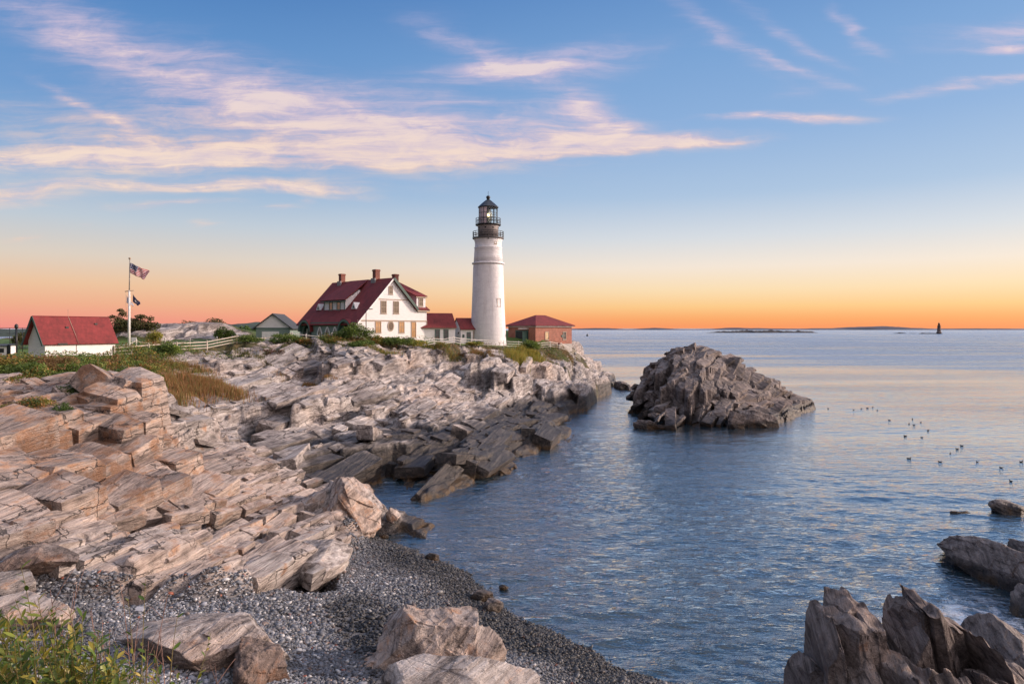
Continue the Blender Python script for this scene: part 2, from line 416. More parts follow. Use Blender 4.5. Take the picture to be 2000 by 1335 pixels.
    p.inputs['Specular IOR Level'].default_value = .35
    return m

# ------------------------------------------------------------------ base height from surveyed points
CP = []
def P(px, py, Y): v = at(px, py, Y); CP.append((v.x, v.y, v.z))
def W(px, py):    Y = CZ*F/(py-HY); CP.append(((px-1000)/F*Y, Y, 0.))
def X(x, Y, z):   CP.append((x, Y, z))
for a in ((715, 960), (720, 1040), (850, 1090), (960, 1165), (1080, 1240), (1200, 1300), (1310, 1335), (1132, 810), (1142, 778), (1166, 755)): W(*a)
for px_, py_ in ((975, 906), (988, 882), (930, 922), (870, 938), (800, 948), (1058, 860), (1108, 844), (905, 905), (1020, 868)):
    Y_ = (CZ-.75)*F/(py_-HY); X((px_-1000)/F*Y_, Y_, .75)
for a in ((0, 45, -2.5), (-6, 45, -1.4), (3, 35, -1.5), (8, 28, -1.5), (10, 45, -3), (3.4, 61, -2), (-1.5, 51.5, -1.8), (2.5, 66.5, -1.8), (-7., 46.5, -1.7), (-5.2, 43.4, -1.7), (-7., 42.2, -1.5), (-8.6, 46.2, -1.4), (-5.4, 47.9, -1.8), (-3.8, 50.1, -1.9), (-7.2, 40., -.5), (-3., 47., -2.2), (-9.4, 48.2, -.8), (9, 72, -2.5), (14, 88, -2.5), (21, 112, -2.5), (26, 150, -2.5), (19.5, 128, -2.2), (27, 160, -2.5), (15, 60, -3.5),
          (25, 85, -3.5), (40, 120, -3.5), (35, 50, -3.5), (14, 21, -2), (20, 30, -3), (60, 100, -3.5), (10, 22, -.9), (60, 170, -3.5), (30, 182, -2), (36, 165, -2.5), (70, 40, -4), (60, 15, -3), (50, 0, 0)): X(*a)
for a in ((1164, 694, 144), (1132, 686, 131), (1128, 673, 126), (1112, 722, 120), (1130, 742, 125), (1080, 760, 98), (1080, 720, 106), (1080, 695, 112), (1020, 690, 107), (1020, 720, 100),
          (1000, 760, 90), (1000, 800, 82), (1000, 850, 73), (950, 868, 67), (900, 893, 60.5), (900, 850, 68), (900, 800, 77), (900, 760, 84), (900, 720, 92), (900, 692, 98),
          (1130, 775, 108), (1100, 800, 92), (1060, 830, 79), (780, 930, 53.5), (700, 930, 52), (700, 880, 58), (700, 830, 65), (700, 790, 71), (700, 750, 77), (700, 710, 84), (700, 680, 90), (700, 664, 95),
          (800, 880, 60), (800, 830, 68), (800, 790, 75), (800, 750, 82), (800, 715, 88), (800, 690, 93), (800, 672, 97),
          (600, 960, 46), (600, 900, 53), (600, 850, 60), (600, 800, 66), (600, 750, 74), (600, 710, 80), (600, 682, 86), (600, 662, 94), (580, 1020, 38), (600, 1080, 32),
          (500, 1172, 24.7), (500, 1140, 27), (500, 1080, 31), (500, 1000, 38), (500, 930, 46), (500, 870, 55), (500, 820, 62), (500, 770, 69), (500, 720, 77), (500, 690, 82), (500, 670, 90),
          (400, 745, 68), (400, 715, 73), (400, 690, 79), (400, 680, 86), (420, 800, 61), (400, 850, 55), (400, 900, 47), (400, 965, 38.5), (350, 1000, 34), (300, 1080, 28), (400, 1080, 29.5), (400, 1150, 25.5),
          (330, 885, 47), (300, 888, 44), (290, 850, 52), (350, 770, 62), (300, 800, 57), (300, 750, 61), (330, 715, 68),
          (280, 868, 40.5), (262, 748, 43), (200, 752, 43), (150, 745, 45), (230, 930, 36), (120, 905, 35), (150, 830, 39.5), (60, 815, 38), (0, 810, 37), (100, 765, 47), (0, 760, 44), (320, 960, 35),
          (200, 1000, 31), (100, 1000, 29), (0, 900, 31.5), (0, 1000, 27), (0, 1080, 24), (100, 1085, 24.5), (200, 1080, 26.5), (0, 1150, 22), (120, 1150, 22.8), (250, 1150, 24.2),
          (100, 724, 52), (200, 720, 58), (0, 722, 50), (250, 714, 62), (-150, 735, 46), (-200, 800, 38), (-200, 950, 28), (-200, 1100, 21), (-300, 720, 52),
          (0, 1300, 17.5), (200, 1250, 20), (350, 1220, 22.3), (600, 1250, 22.5), (700, 1200, 25.5), (750, 1300, 21), (650, 1120, 30), (680, 1080, 33.5), (1000, 1300, 22.2), (850, 1150, 29.5)): P(*a)
for a in ((-51, 76, 8.9), (-44, 74, 8.8), (-38, 76, 8.9), (-60, 90, 9.3), (-50, 95, 9.5), (-36, 92, 9.7), (-30, 100, 10.4), (-24, 104, 10.5), (-20, 110, 10.5), (-12, 112, 9.8), (-5, 113, 9.4), (-3, 118, 9.35), (4, 116, 9.3), (10, 121, 9.2), (9, 118.5, 9.2), (12, 124, 9.1), (6.5, 114.5, 9.1),
          (-60, 130, 9.7), (-90, 100, 9.5), (-80, 65, 8.8), (-58, 64, 8.7), (-48, 66, 8.7), (-100, 150, 9.5), (-30, 140, 10), (0, 150, 8), (-60, 180, 8.5), (0, 178, 3), (14, 150, 6), (-130, 60, 10), (-140, 120, 9.5),
          (0, 0, 10.3), (-6, 2, 10.2), (6, 0, 10.2), (0, 5, 8.4), (0, 10, 4.4), (0, 15, 2.2), (-5, 10, 4.8), (-11, 12, 4.6), (-4, 4, 9.5), (-1.5, 3.4, 9.75), (8, 6, 6), (8, 12, 1), (13, 12, -1), (4, 18, 1.1), (-4, 20, 1.7),
          (0, -8, 10.6), (-20, -6, 10.8), (20, -6, 8), (-25, 8, 8.), (-40, 20, 8), (-60, 40, 9.5)): X(*a)
CP = np.array(CP)
def tps_fit(C, lam):
    n = len(C); d = np.hypot(C[:, 0][:, None]-C[:, 0], C[:, 1][:, None]-C[:, 1])
    K = np.where(d > 0, d*d*np.log(d+1e-12), 0)+lam*np.eye(n)
    Pm = np.c_[np.ones(n), C[:, :2]]
    A = np.block([[K, Pm], [Pm.T, np.zeros((3, 3))]])
    return np.linalg.solve(A, np.r_[C[:, 2], 0, 0, 0])
# work in a warped plane (distance compressed) so that near points are not drowned by far ones
def wp(x, y): r = np.log(np.maximum(y, -12)+22.); return np.c_[x/(np.maximum(y, -12)+22.)*1.0, r*.8]
CW = np.c_[wp(CP[:, 0], CP[:, 1]), CP[:, 2]]
wgt = tps_fit(CW, 2e-4)
def tps(x, y):
    q = wp(x, y); out = np.zeros(len(q))
    for i in range(0, len(q), 20000):
        a = q[i:i+20000]
        d = np.hypot(a[:, 0][:, None]-CW[:, 0], a[:, 1][:, None]-CW[:, 1])
        out[i:i+20000] = np.where(d > 0, d*d*np.log(d+1e-12), 0)@wgt[:-3]+wgt[-3]+a@wgt[-2:]
    return out
# lookup grid
GX0, GX1, GY0, GY1, GS = -190., 110., -14., 200., .5
gx = np.arange(GX0, GX1, GS); gy = np.arange(GY0, GY1, GS)
GXX, GYY = np.meshgrid(gx, gy)
BG = np.clip(tps(GXX.ravel(), GYY.ravel()).reshape(GXX.shape), -4, 11.5)
def bump2(cx, cy, rx, ry, h): return h*np.exp(-((GXX-cx)/rx)**2-((GYY-cy)/ry)**2)
BG += bump2(-64, 126, 11, 7, 2.5)+bump2(-76, 128, 8, 7, 1.9)+bump2(-55, 130, 7, 6, 2.3)
def look(G, x, y):
    fx = np.clip((x-GX0)/GS, 0, G.shape[1]-1.001); fy_ = np.clip((y-GY0)/GS, 0, G.shape[0]-1.001)
    i = fx.astype(int); j = fy_.astype(int); a = fx-i; b = fy_-j
    return (G[j, i]*(1-a)+G[j, i+1]*a)*(1-b)+(G[j+1, i]*(1-a)+G[j+1, i+1]*a)*b
def H0(x, y): return look(BG, x, y)
def poly_sd(x, y, poly):
    """signed distance, positive inside"""
    poly = np.array(poly, float); d = np.full(x.shape, 1e9); ins = np.zeros(x.shape, bool)
    for (x0, y0), (x1, y1) in zip(poly, np.roll(poly, -1, 0)):
        ex, ey = x1-x0, y1-y0
        t = np.clip(((x-x0)*ex+(y-y0)*ey)/(ex*ex+ey*ey), 0, 1)
        d = np.minimum(d, np.hypot(x-x0-t*ex, y-y0-t*ey))
        c = ((y0 > y) != (y1 > y)) & (x < ex*(y-y0)/(ey if ey else 1e-9)+x0)
        ins ^= c
    return np.where(ins, d, -d)
BEACH = [(-8.6, 41), (-5, 38), (0, 33), (3, 28.5), (5.5, 25.5), (8, 22), (8, 19), (3, 13), (-6, 11), (-14, 12), (-20, 17), (-16, 22.6), (-13.4, 23.6), (-10, 25.3), (-7.9, 27.6), (-8.2, 33)]
CLIFFTOP = [((px-1000)/F*Y, Y) for px, Y in ((-260, 48), (0, 50), (100, 53), (200, 60), (260, 66), (310, 74), (405, 80), (462, 85), (515, 89), (570, 92), (650, 94), (700, 96), (800, 99), (850, 102), (900, 104.5), (960, 107), (1020, 110), (1080, 113), (1118, 121))]
LAND = CLIFFTOP+[(9, 132), (2, 145), (-10, 160), (-40, 196), (-185, 196), (-185, 45)]
def masks(x, y):
    w = vnoise(x*.35, y*.35, seed=5)*1.0+vnoise(x*1.1, y*1.1, seed=6)*.45
    b = np.clip((poly_sd(x, y, BEACH)+w*.6)/.8+.5, 0, 1)
    s = poly_sd(x, y, LAND)
    lawn = np.clip((s-2.0+w*1.0)/1.5, 0, 1)
    # the grey outcrop behind the lawn is bare
    oc = np.exp(-((x+66)/16)**2-((y-125)/8)**2)
    lawn = lawn*np.clip((.32-oc)/.12, 0, 1)
    soil = np.clip((s+5.5+w*4.0)/6., 0, 1)*(1-np.clip((oc-.25)/.1, 0, 1))
    near = np.clip((14-y)/3, 0, 1)*np.clip((14-x)/4, 0, 1)
    soil = np.maximum(soil, near)
    return b, lawn, soil
# rock meets the water in low vertical fronts, the beach does not
_bm = np.clip((poly_sd(GXX, GYY, BEACH)+1.5)/2., 0, 1)
BG = BG+(1-_bm)*.95*np.tanh((BG+.12)/.22)*np.exp(-(BG/1.9)**2)
cS, sS = math.cos(STR), math.sin(STR)
def warpxy(x, y):
    return x+.9*vnoise(x*.13, y*.13, seed=31)+.25*vnoise(x*.6, y*.6, seed=32), y+1.2*vnoise(x*.12, y*.12, seed=33)+.25*vnoise(x*.6, y*.6, seed=34)
def ts(x, y): return x*sS-y*cS, x*cS+y*sS            # across, along
def xy(t, s): return t*sS+s*cS, -t*cS+s*sS
def level(Hf, t, s, wt_, ws, seed, keep, amp, dipm, dipv, along):
    """break a surface into beds: every block keeps the height of its centre, then tilts"""
    ct, cs, r, e = cells(t/wt_, s/ws, seed)
    ct *= wt_; cs *= ws
    hc = Hf(ct, cs)
    h = Hf(t, s)
    blk = hc+(t-ct)*(dipm+dipv*(r[1]*2-1))+(s-cs)*along*(r[2]*2-1)+amp*(r[0]*2-1)
    return h*(1-keep)+blk*keep, r[3], e*wt_
def L0(t, s): return H0(*xy(t, s))
def L1(t, s): return level(L0, t, s, 5.0, 22., 101, .66, .80, -.14, .14, .03)[0]
def L2(t, s): return level(L1, t, s, 2.0, 8.5, 102, .82, .46, -.24, .26, .06)[0]
def L3(t, s): return level(L2, t, s, .8, 3.2, 103, .66, .17, -.18, .30, .07)[0]
def rockheight(x, y):
    xw, yw = warpxy(x, y); t, s = ts(xw, yw)
    h3, r3, e3 = level(L2, t, s, .8, 3.2, 103, .66, .17, -.18, .30, .07)
    ct, cs, r, e4 = cells(t/.33, s/.95, 104)
    h = h3+(r[0]*2-1)*.022+(t-ct*.33)*(r[1]-.65)*.22
    _, _, _, e2 = cells(t/2., s/8.5, 102)
    h -= .02*np.clip(1-e4*.33/.05, 0, 1)+.11*np.clip(1-e3/.09, 0, 1)+1.0*np.clip(1-e2*2./.30, 0, 1)*(vnoise(t*.5, s*.5, seed=45) > -.25)
    h += .018*fbm(t*4, s*.8, seed=41, oct=3)
    _, _, ra, _ = cells(t/2., s/8.5, 102)
    tone = .5*r3+.3*r[2]+.2*ra[3]
    return h, tone
def surface(x, y):
    b, lawn, soil = masks(x, y)
    h0 = H0(x, y)
    hr, tone = rockheight(x, y)
    rock = (1-b)*(1-lawn)
    rk = rock*(1-.45*soil)*np.clip((y-11)/6, 0, 1)*(1-np.clip((x-.5)/1.5, 0, 1)*np.clip((32-y)/2., 0, 1))
    soft = h0+.10*vnoise(x*.5, y*.5, seed=51)+.03*vnoise(x*2.3, y*2.3, seed=52)
    rk = rk*(1-.45*np.clip((np.exp(-((x+66)/18)**2-((y-125)/10)**2)-.1)/.2, 0, 1))
    z = soft*(1-rk)+hr*rk
    return z, b, lawn, soil, tone
# ------------------------------------------------------------------ the land sheet: finer where the shore is near the path
cols = np.arange(-330, 1345, 1.75)
r1 = np.exp(np.arange(math.log(20.5), math.log(196.), .00235))-0.
rows = np.r_[np.linspace(-8, 20.3, 90), r1]
APX = 6.
UU, YY = np.meshgrid((cols-1000)/F, rows)
XX = UU*(YY+APX)*1.02
land_z = np.zeros(XX.shape); A_b = land_z.copy(); A_l = land_z.copy(); A_s = land_z.copy(); A_t = land_z.copy()
need = H0(XX.ravel(), YY.ravel()).reshape(XX.shape) > -2.0
idx = np.where(need.ravel())[0]
for i in range(0, len(idx), 300000):
    j = idx[i:i+300000]
    z, b, l, s_, t_ = surface(XX.ravel()[j], YY.ravel()[j])
    land_z.ravel()[j] = z; A_b.ravel()[j] = b; A_l.ravel()[j] = l; A_s.ravel()[j] = s_; A_t.ravel()[j] = t_
land_z[~need] = -3
for _ in range(2):      # take the stair-steps of the sheet out of the small cliffs
    zp = np.pad(land_z, 1, mode='edge')
    land_z = .40*land_z+.15*(zp[:-2, 1:-1]+zp[2:, 1:-1]+zp[1:-1, :-2]+zp[1:-1, 2:])
def ground(x, y):
    """height of the finished land at x, y"""
    x = np.atleast_1d(np.asarray(x, float)); y = np.atleast_1d(np.asarray(y, float))
    j = np.clip(np.searchsorted(rows, y)-1, 0, len(rows)-2)
    u = x/((y+APX)*1.02)*F+1000
    i = np.clip(((u-cols[0])/1.75).astype(int), 0, len(cols)-2)
    return np.maximum(np.maximum(land_z[j, i], land_z[j+1, i+1]), np.maximum(land_z[j, i+1], land_z[j+1, i]))
def g1(x, y): return float(ground(x, y)[0])
nr, nc = XX.shape
ii = np.arange(nr*nc).reshape(nr, nc)
Q = np.stack([ii[:-1, :-1], ii[:-1, 1:], ii[1:, 1:], ii[1:, :-1]], -1).reshape(-1, 4)
zq = land_z.ravel()[Q].max(1)
Q = Q[zq > -1.3]
used = np.zeros(nr*nc, bool); used[Q.ravel()] = True
remap = np.cumsum(used)-1
Vl = np.c_[XX.ravel(), YY.ravel(), land_z.ravel()][used]
# ------------------------------------------------------------------ angular slabs of bedrock standing out of the sheet (part of the same rock)
def block_shapes(n, seed):
    r = random.Random(seed); out = []
    for q in range(n):
        pts = []
        for sx_ in (-1, 1):
            for sy_ in (-1, 1):
                for sz_ in (-1, 1):
                    c = [sx_*r.uniform(.82, 1.), sy_*r.uniform(.85, 1.), sz_*r.uniform(.8, 1.)]
                    if r.random() < .5:
                        f = [r.uniform(.06, .30) for _ in range(3)]
                        for a_ in range(3):
                            d_ = list(c); d_[a_] *= 1-f[a_]*(1.4 if a_ == 1 else 1.8)
                            pts.append(d_)
                    else: pts.append(c)
        bm = bmesh.new()
        for p_ in pts: bm.verts.new(p_)
        bmesh.ops.convex_hull(bm, input=bm.verts[:])
        bmesh.ops.delete(bm, geom=[v for v in bm.verts if not v.link_faces], context='VERTS')
        bmesh.ops.triangulate(bm, faces=bm.faces[:]); bm.verts.index_update()
        out.append((np.array([v.co[:] for v in bm.verts]), np.array([[v.index for v in f.verts] for f in bm.faces])))
        bm.free()
    return out
SHAPES = block_shapes(24, 3)
def rotm(a, b, c): return np.array(Matrix.Rotation(c, 3, 'Z')@Matrix.Rotation(b, 3, 'Y')@Matrix.Rotation(a, 3, 'X'))
def slabs(count, area, seed, size, sink=.35, keepout=None, strike=STR, hfun=None, soilmax=.35, lng=2.4, dips=14):
    r = np.random.default_rng(seed); VV = []; FF = []; T = []; n0 = 0
    x0, x1, y0, y1 = area
    done = 0; tries = 0
    while done < count and tries < count*12:
        tries += 1
        y = y0+(y1-y0)*r.random()**1.3; x = x0+(x1-x0)*r.random()
        z0 = float(H0(np.array([x]), np.array([y]))[0])
        if z0 < .6: continue
        b_, l_, s_ = (float(v[0]) for v in masks(np.array([x]), np.array([y])))
        if b_ > .1 or l_ > .1 or s_ > soilmax: continue
        k_ = size*(.45+1.0*r.random()**2.2)*(1+(y-30)/110)
        L_, D_, T_ = k_*(1.1+lng*r.random()**1.6), k_*(.5+.5*r.random()), k_*(.24+.3*r.random())
        e = 1.2
        gs = float(H0(np.array([x+e*cS]), np.array([y+e*sS]))[0]-H0(np.array([x-e*cS]), np.array([y-e*sS]))[0])/(2*e)
        ga = float(H0(np.array([x+e*sS]), np.array([y-e*cS]))[0]-H0(np.array([x-e*sS]), np.array([y+e*cS]))[0])/(2*e)
        ang = strike-R(90)+r.normal()*R(9)
        M = rotm(math.atan(gs)*.6+r.normal()*R(5), -math.atan(ga)*.55+R(12)+r.normal()*R(dips), ang)
        v, f = SHAPES[r.integers(len(SHAPES))]
        p_ = (v*np.array([D_, L_, T_]))@M.T+np.array([x, y, g1(x, y)-T_*sink])
        VV.append(p_); FF.append(f+n0); n0 += len(v); T.append(np.full(len(v), np.clip(.25+.7*r.random(), 0, 1))); done += 1
    return np.concatenate(VV), np.concatenate(FF), np.concatenate(T)
def bed_rows(area, seed, gap, lift, wid, dipc, skip=.14, lmax=2.6):
    """beds standing side by side along the strike, each cut by cross joints into a row of blocks"""
    x0, x1, y0, y1 = area; r = np.random.default_rng(seed); VV = []; FF = []; T = []; n0 = 0
    cn = [ts(np.array([x]), np.array([y])) for x in (x0, x1) for y in (y0, y1)]
    t0, t1 = min(c[0][0] for c in cn), max(c[0][0] for c in cn); s0, s1 = min(c[1][0] for c in cn), max(c[1][0] for c in cn)
    t = t0
    while t < t1:
        w = wid*(.6+.9*r.random()**1.5); rowz = r.normal()*.16; rowdip = dipc+r.normal()*R(6); rt = r.random()
        s = s0+r.random()*2
        while s < s1:
            L = .55+lmax*r.random()**1.7
            tt = t+w/2+.35*math.sin(s*.21+t)+.18*math.sin(s*.6+t*2); ss = s+L/2
            x, y = xy(tt, ss); s += L+gap*(.3+1.4*r.random())
            if not (x0 < x < x1 and y0 < y < y1) or r.random() < skip: continue
            X_, Y_ = np.array([x]), np.array([y]); z = float(H0(X_, Y_)[0])
            if z < .45: continue
            b_, l_, s_ = (float(v[0]) for v in masks(X_, Y_))
            if b_ > .05 or l_ > .05 or s_ > .40: continue
            e = 1.; gs = float(H0(np.array([x+e*cS]), np.array([y+e*sS]))[0]-H0(np.array([x-e*cS]), np.array([y-e*sS]))[0])/(2*e)
            h = w*(.55+.3*r.random())
            M = rotm(math.atan(gs)*.55+R(4)+r.normal()*R(3.5), rowdip+r.normal()*R(4), STR-R(90)+r.normal()*R(3)+.35*.21*math.cos(s*.21+t)*-1)
            sv, sf = SHAPES[r.integers(len(SHAPES))]
            VV.append((sv*np.array([w*.52, L/2, h]))@M.T+np.array([x, y, z+lift-h+rowz+r.normal()*.07])); FF.append(sf+n0); n0 += len(sv)
            T.append(np.full(len(sv), np.clip(.30+.35*rt+.45*r.random(), 0, 1)))
        t += w*(1.0+.25*r.random())
    return np.concatenate(VV), np.concatenate(FF), np.concatenate(T)
SB = [bed_rows((-44, -7.5, 21, 47), 21, .07, .40, .78, R(17), .12, 2.8), bed_rows((-27, 4, 46, 78), 22, .10, .16, 1.7, R(13), .60, 6.),
      slabs(26, (-33, -15, 26, 46), 5, 1.3, .55, lng=1.4, dips=8), slabs(50, (-44, -8, 22, 48), 1, .8), slabs(150, (-40, 0, 40, 75), 2, .85, .6, lng=3.4, dips=9), slabs(150, (-34, 14, 65, 118), 3, .7, .6, lng=3., dips=10), slabs(420, (-44, 6, 23, 90), 4, .25, .1, lng=1.8)]
def cliff_blocks():
    VV = []; FF = []; T = []; n0 = 0; r = np.random.default_rng(12)
    for px, py, Y, a_, l_, h_ in ((240, 800, 41.5, 1.5, 2.2, 1.9), (170, 852, 38.5, 1.6, 2.4, 1.6), (90, 880, 36, 1.8, 2.6, 1.5), (252, 862, 39, 1.2, 1.6, 1.4), (20, 872, 34.5, 1.8, 2.6, 1.6), (212, 922, 36, 1.5, 2.2, 1.2), (125, 962, 32, 1.6, 2.4, 1.), (265, 772, 43, 1.2, 1.4, 1.25),
            (30, 962, 29.5, 1.8, 2.6, 1.1), (305, 935, 37, 1.2, 2.2, .9), (200, 772, 43.5, 1.3, 1.6, 1.), (-40, 900, 32, 1.8, 2.6, 1.6), (60, 1020, 26.5, 1.4, 2.2, .8), (180, 1010, 30, 1.4, 2.4, .8), (270, 985, 33, 1.2, 2.2, .7), (380, 985, 35.5, 1.1, 2.2, .6)):
        v = at(px, py, Y)
        for q in range(2):      # each bed of the cliff is split by a cross joint
            M = rotm(R(11)+r.normal()*R(3), R(9)+r.normal()*R(5), STR-R(90)+r.normal()*R(4)); sv, sf = SHAPES[r.integers(len(SHAPES))]
            off = M@np.array([r.normal()*.07, (q-.5)*l_*1.06, r.normal()*.06])
            VV.append((sv*np.array([a_*(.9+.2*r.random()), l_*.53, h_*(.92+.12*r.random())]))@M.T+np.array([v.x-.35*a_, v.y+.5*l_, v.z])+off); FF.append(sf+n0); n0 += len(sv); T.append(np.full(len(sv), .35+.6*r.random()))
    return np.concatenate(VV), np.concatenate(FF), np.concatenate(T)
SB.append(cliff_blocks())
nb0 = len(Vl); sq = remap[Q]; Fb = []
A_all = {'beach': A_b.ravel()[used], 'lawn': A_l.ravel()[used], 'soil': A_s.ravel()[used], 'tone': A_t.ravel()[used]}
for v_, f_, t_ in SB:
    Fb.append(f_+len(Vl)); Vl = np.r_[Vl, v_]
    for q_ in ('beach', 'lawn', 'soil'): A_all[q_] = np.r_[A_all[q_], np.zeros(len(v_))]
    A_all['tone'] = np.r_[A_all['tone'], t_]
warm_a = np.clip(.04+.9*np.exp(-((Vl[:, 0]+27)/14)**2-((Vl[:, 1]-37)/13)**2)+.25*np.exp(-((Vl[:, 0]+15)/9)**2-((Vl[:, 1]-30)/7)**2), 0, 1)
M_land = rock_mat('shore_rock', terrain=True)
A_all['warm'] = warm_a
A_all['tide'] = .75+1.8*np.clip((Vl[:, 1]-42)/10, 0, 1)-.5*np.clip((Vl[:, 1]-95)/20, 0, 1)
land = np_mesh('terrain', Vl, [sq]+Fb, M_land, A_all)
sm_ = np.zeros(len(land.data.polygons), bool); sm_[:len(sq)] = True; land.data.polygons.foreach_set('use_smooth', sm_)
tag(land, kind='structure')
# sea bed, one sheet to the horizon
sb = PB(); sb.add([(-40000, -30000, -6), (40000, -30000, -6), (40000, 50000, -6), (-40000, 50000, -6)], [(0, 1, 2, 3)])
M_bed = paint('sea_bed', (.05, .055, .05), .9)
tag(sb.build('ground', M_bed), kind='structure')
# ------------------------------------------------------------------ water
def water_mat():
    m, k, p = material('sea_water')
    pos = k('NewGeometry').outputs['Position']
    dist = k('VectorMath', {0: pos, 1: (0, 0, CZ)}, operation='DISTANCE').outputs['Value']
    pr = k.mapping(pos, rot=(0, 0, R(12)), scale=(.55, 1.5, 1.))
    f1 = k.noise(pr, 1.1, 4, .58, .3)
    f2 = k.noise(k.mapping(pos, rot=(0, 0, R(-22)), scale=(.8, 1.6, 1.)), 3.4, 3, .6, .2)
    swell = k.noise(k.mapping(pos, rot=(0, 0, R(6)), scale=(.05, .16, 1.)), 1., 3, .5)
    slick = k.noise(k.mapping(pos, rot=(0, 0, R(4)), scale=(.006, .028, 1.)), 1., 4, .55)
    h = k.m('ADD', k.m('MULTIPLY', f1, .26), k.m('MULTIPLY', f2, .085))
    h = k.m('ADD', h, k.m('MULTIPLY', swell, .35))
    calm = k.m('ADD', .45, k.m('MULTIPLY', k.step(slick, .35, .65), .65))
    px_ = k('SeparateXYZ', {0: pos})
    wd_ = k.m('MULTIPLY', dist, k.m('ADD', .45, k.m('MULTIPLY', slick, 1.1)))
    lee = k.m('MULTIPLY', k.m('MULTIPLY', k.step(wd_, 38., 62.), k.step(wd_, 330., 95.)), k.step(px_.outputs[0], 2., 24.))
    calm = k.m('MULTIPLY', calm, k.m('SUBTRACT', 1., k.m('MULTIPLY', lee, .62)))
    calm = k.m('MULTIPLY', calm, k.m('ADD', 1., k.m('MULTIPLY', k.step(dist, 170., 500.), 1.2)))
    h = k.m('MULTIPLY', h, calm)
    bump = k('Bump', {'Height': h, 'Strength': 1., 'Distance': 1.1})
    setin(k, p, 'Normal', bump.outputs[0])
    # churned foam in the gully between the rocks
    fo = k('VectorMath', {0: pos, 1: (18.6, 27.2, 0.)}, operation='DISTANCE').outputs['Value']
    fn = k.noise(k.mapping(pos, scale=(1., .6, 1.)), 1.5, 6, .7, .8)
    foam = k.m('MULTIPLY', k.step(fn, .43, .62), k.step(fo, 5.2, 1.6))
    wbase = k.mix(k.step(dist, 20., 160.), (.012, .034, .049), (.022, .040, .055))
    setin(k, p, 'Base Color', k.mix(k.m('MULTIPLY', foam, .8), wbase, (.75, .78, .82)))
    rgh = k.m('ADD', .06, k.m('MULTIPLY', k.step(wd_, 90., 420.), k.m('ADD', .10, k.m('MULTIPLY', k.step(slick, .38, .62), .26))))
    p.inputs['Roughness'].default_value = .6; p.inputs['Specular IOR Level'].default_value = 0.
    gl = k('BsdfGlossy', {'Color': (.97, .98, 1., 1), 'Roughness': rgh, 'Normal': bump.outputs[0]})
    fc = k('LayerWeight', {'Blend': .5, 'Normal': bump.outputs[0]}).outputs['Facing']
    fr = k.m('ADD', .03, k.m('MULTIPLY', k.m('POWER', fc, 2.05), .97), clamp=True)
    mx = k('MixShader', {0: fr}); k.l.new(p.outputs[0], mx.inputs[1]); k.l.new(gl.outputs[0], mx.inputs[2])
    k.l.new(mx.outputs[0], [n for n in k.n if n.type == 'OUTPUT_MATERIAL'][0].inputs[0])
    return m
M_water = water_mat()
wcols = np.arange(-700, 2700, 3.4)
wrows = np.r_[np.linspace(8, 17, 20), np.exp(np.arange(math.log(17.2), math.log(1500), .0042)), [2000, 3000, 5000, 9000, 20000, 45000]]
WU, WY = np.meshgrid((wcols-1000)/F, wrows); WX = WU*(WY+APX)
wz = np.zeros(WX.shape)
wr = np.random.default_rng(5)
sx = (WY+APX)*3.4/F; sy = np.gradient(WY, axis=0)
for q in range(46):
    lam = .5*(10/.5)**(wr.random()**1.7); th = R(-96)+wr.normal()*R(30)
    kx, ky = 2*math.pi/lam*math.cos(th), 2*math.pi/lam*math.sin(th)
    a = .0075*lam**.8*(1 if lam < 3 else .4)
    fade = np.clip((lam-2.2*np.maximum(sx*abs(math.cos(th)), sy*abs(math.sin(th))))/lam*2.5, 0, 1)
    mod = .55+.75*vnoise(WX*.045+q, WY*.06-q, seed=200+q)
    wz += (1-.55*np.clip((WY-40)/25, 0, 1)*np.clip(WX/20, 0, 1))*fade*a*mod*np.sin(kx*WX+ky*WY+wr.random()*6.28+.7*vnoise(WX*.1, WY*.1, seed=300+q))
wi = np.arange(wz.size).reshape(wz.shape)
WQ = np.stack([wi[:-1, :-1], wi[:-1, 1:], wi[1:, 1:], wi[1:, :-1]], -1).reshape(-1, 4)
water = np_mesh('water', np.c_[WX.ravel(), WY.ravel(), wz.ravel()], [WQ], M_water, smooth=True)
tag(water, kind='structure')
# ------------------------------------------------------------------ the rocky islet: its own ground, broken the same way
LAND_BG = BG
ICP = []
def iw(px, py): Y = CZ*F/(py-HY); ICP.append(((px-1000)/F*Y, Y, 0.))
def ip(px, py, Y): v = at(px, py, Y); ICP.append((v.x, v.y, v.z))
for a in ((1222, 838), (1262, 842), (1300, 824), (1350, 832), (1400, 834), (1425, 836), (1500, 828), (1560, 811), (1590, 801)): iw(*a)
for a in ((1228, 762, 112), (1232, 742, 112), (1240, 715, 108), (1285, 689, 103), (1322, 676, 101), (1372, 676, 101), (1412, 685, 101), (1432, 704, 102), (1480, 728, 103), (1522, 745, 104), (1562, 778, 105),
          (1240, 790, 95), (1250, 820, 85.5), (1300, 720, 97), (1300, 770, 91), (1310, 800, 88.5), (1360, 700, 97), (1360, 740, 93), (1370, 790, 87), (1420, 730, 97), (1420, 770, 91), (1430, 805, 86.5), (1480, 760, 97), (1490, 800, 89.5), (1530, 780, 99), (1550, 800, 97)): ip(*a)
for a in ((12, 80, -3), (13.5, 100, -2.5), (17, 118, -1.5), (15.8, 108, -1.), (24, 118, 1.5), (32, 119, 1.), (42, 117, -1.5), (50, 110, -3), (48, 100, -2.2), (42, 88, -3), (34, 79.5, -2.5), (27, 76, -3), (18, 76, -3), (55, 95, -4), (30, 126, -3), (15, 125, -3)): ICP.append(a)
ICP = np.array(ICP, float); iC = ICP*np.array([.05, .05, 1.]); iwt = tps_fit(iC, 1e-3)
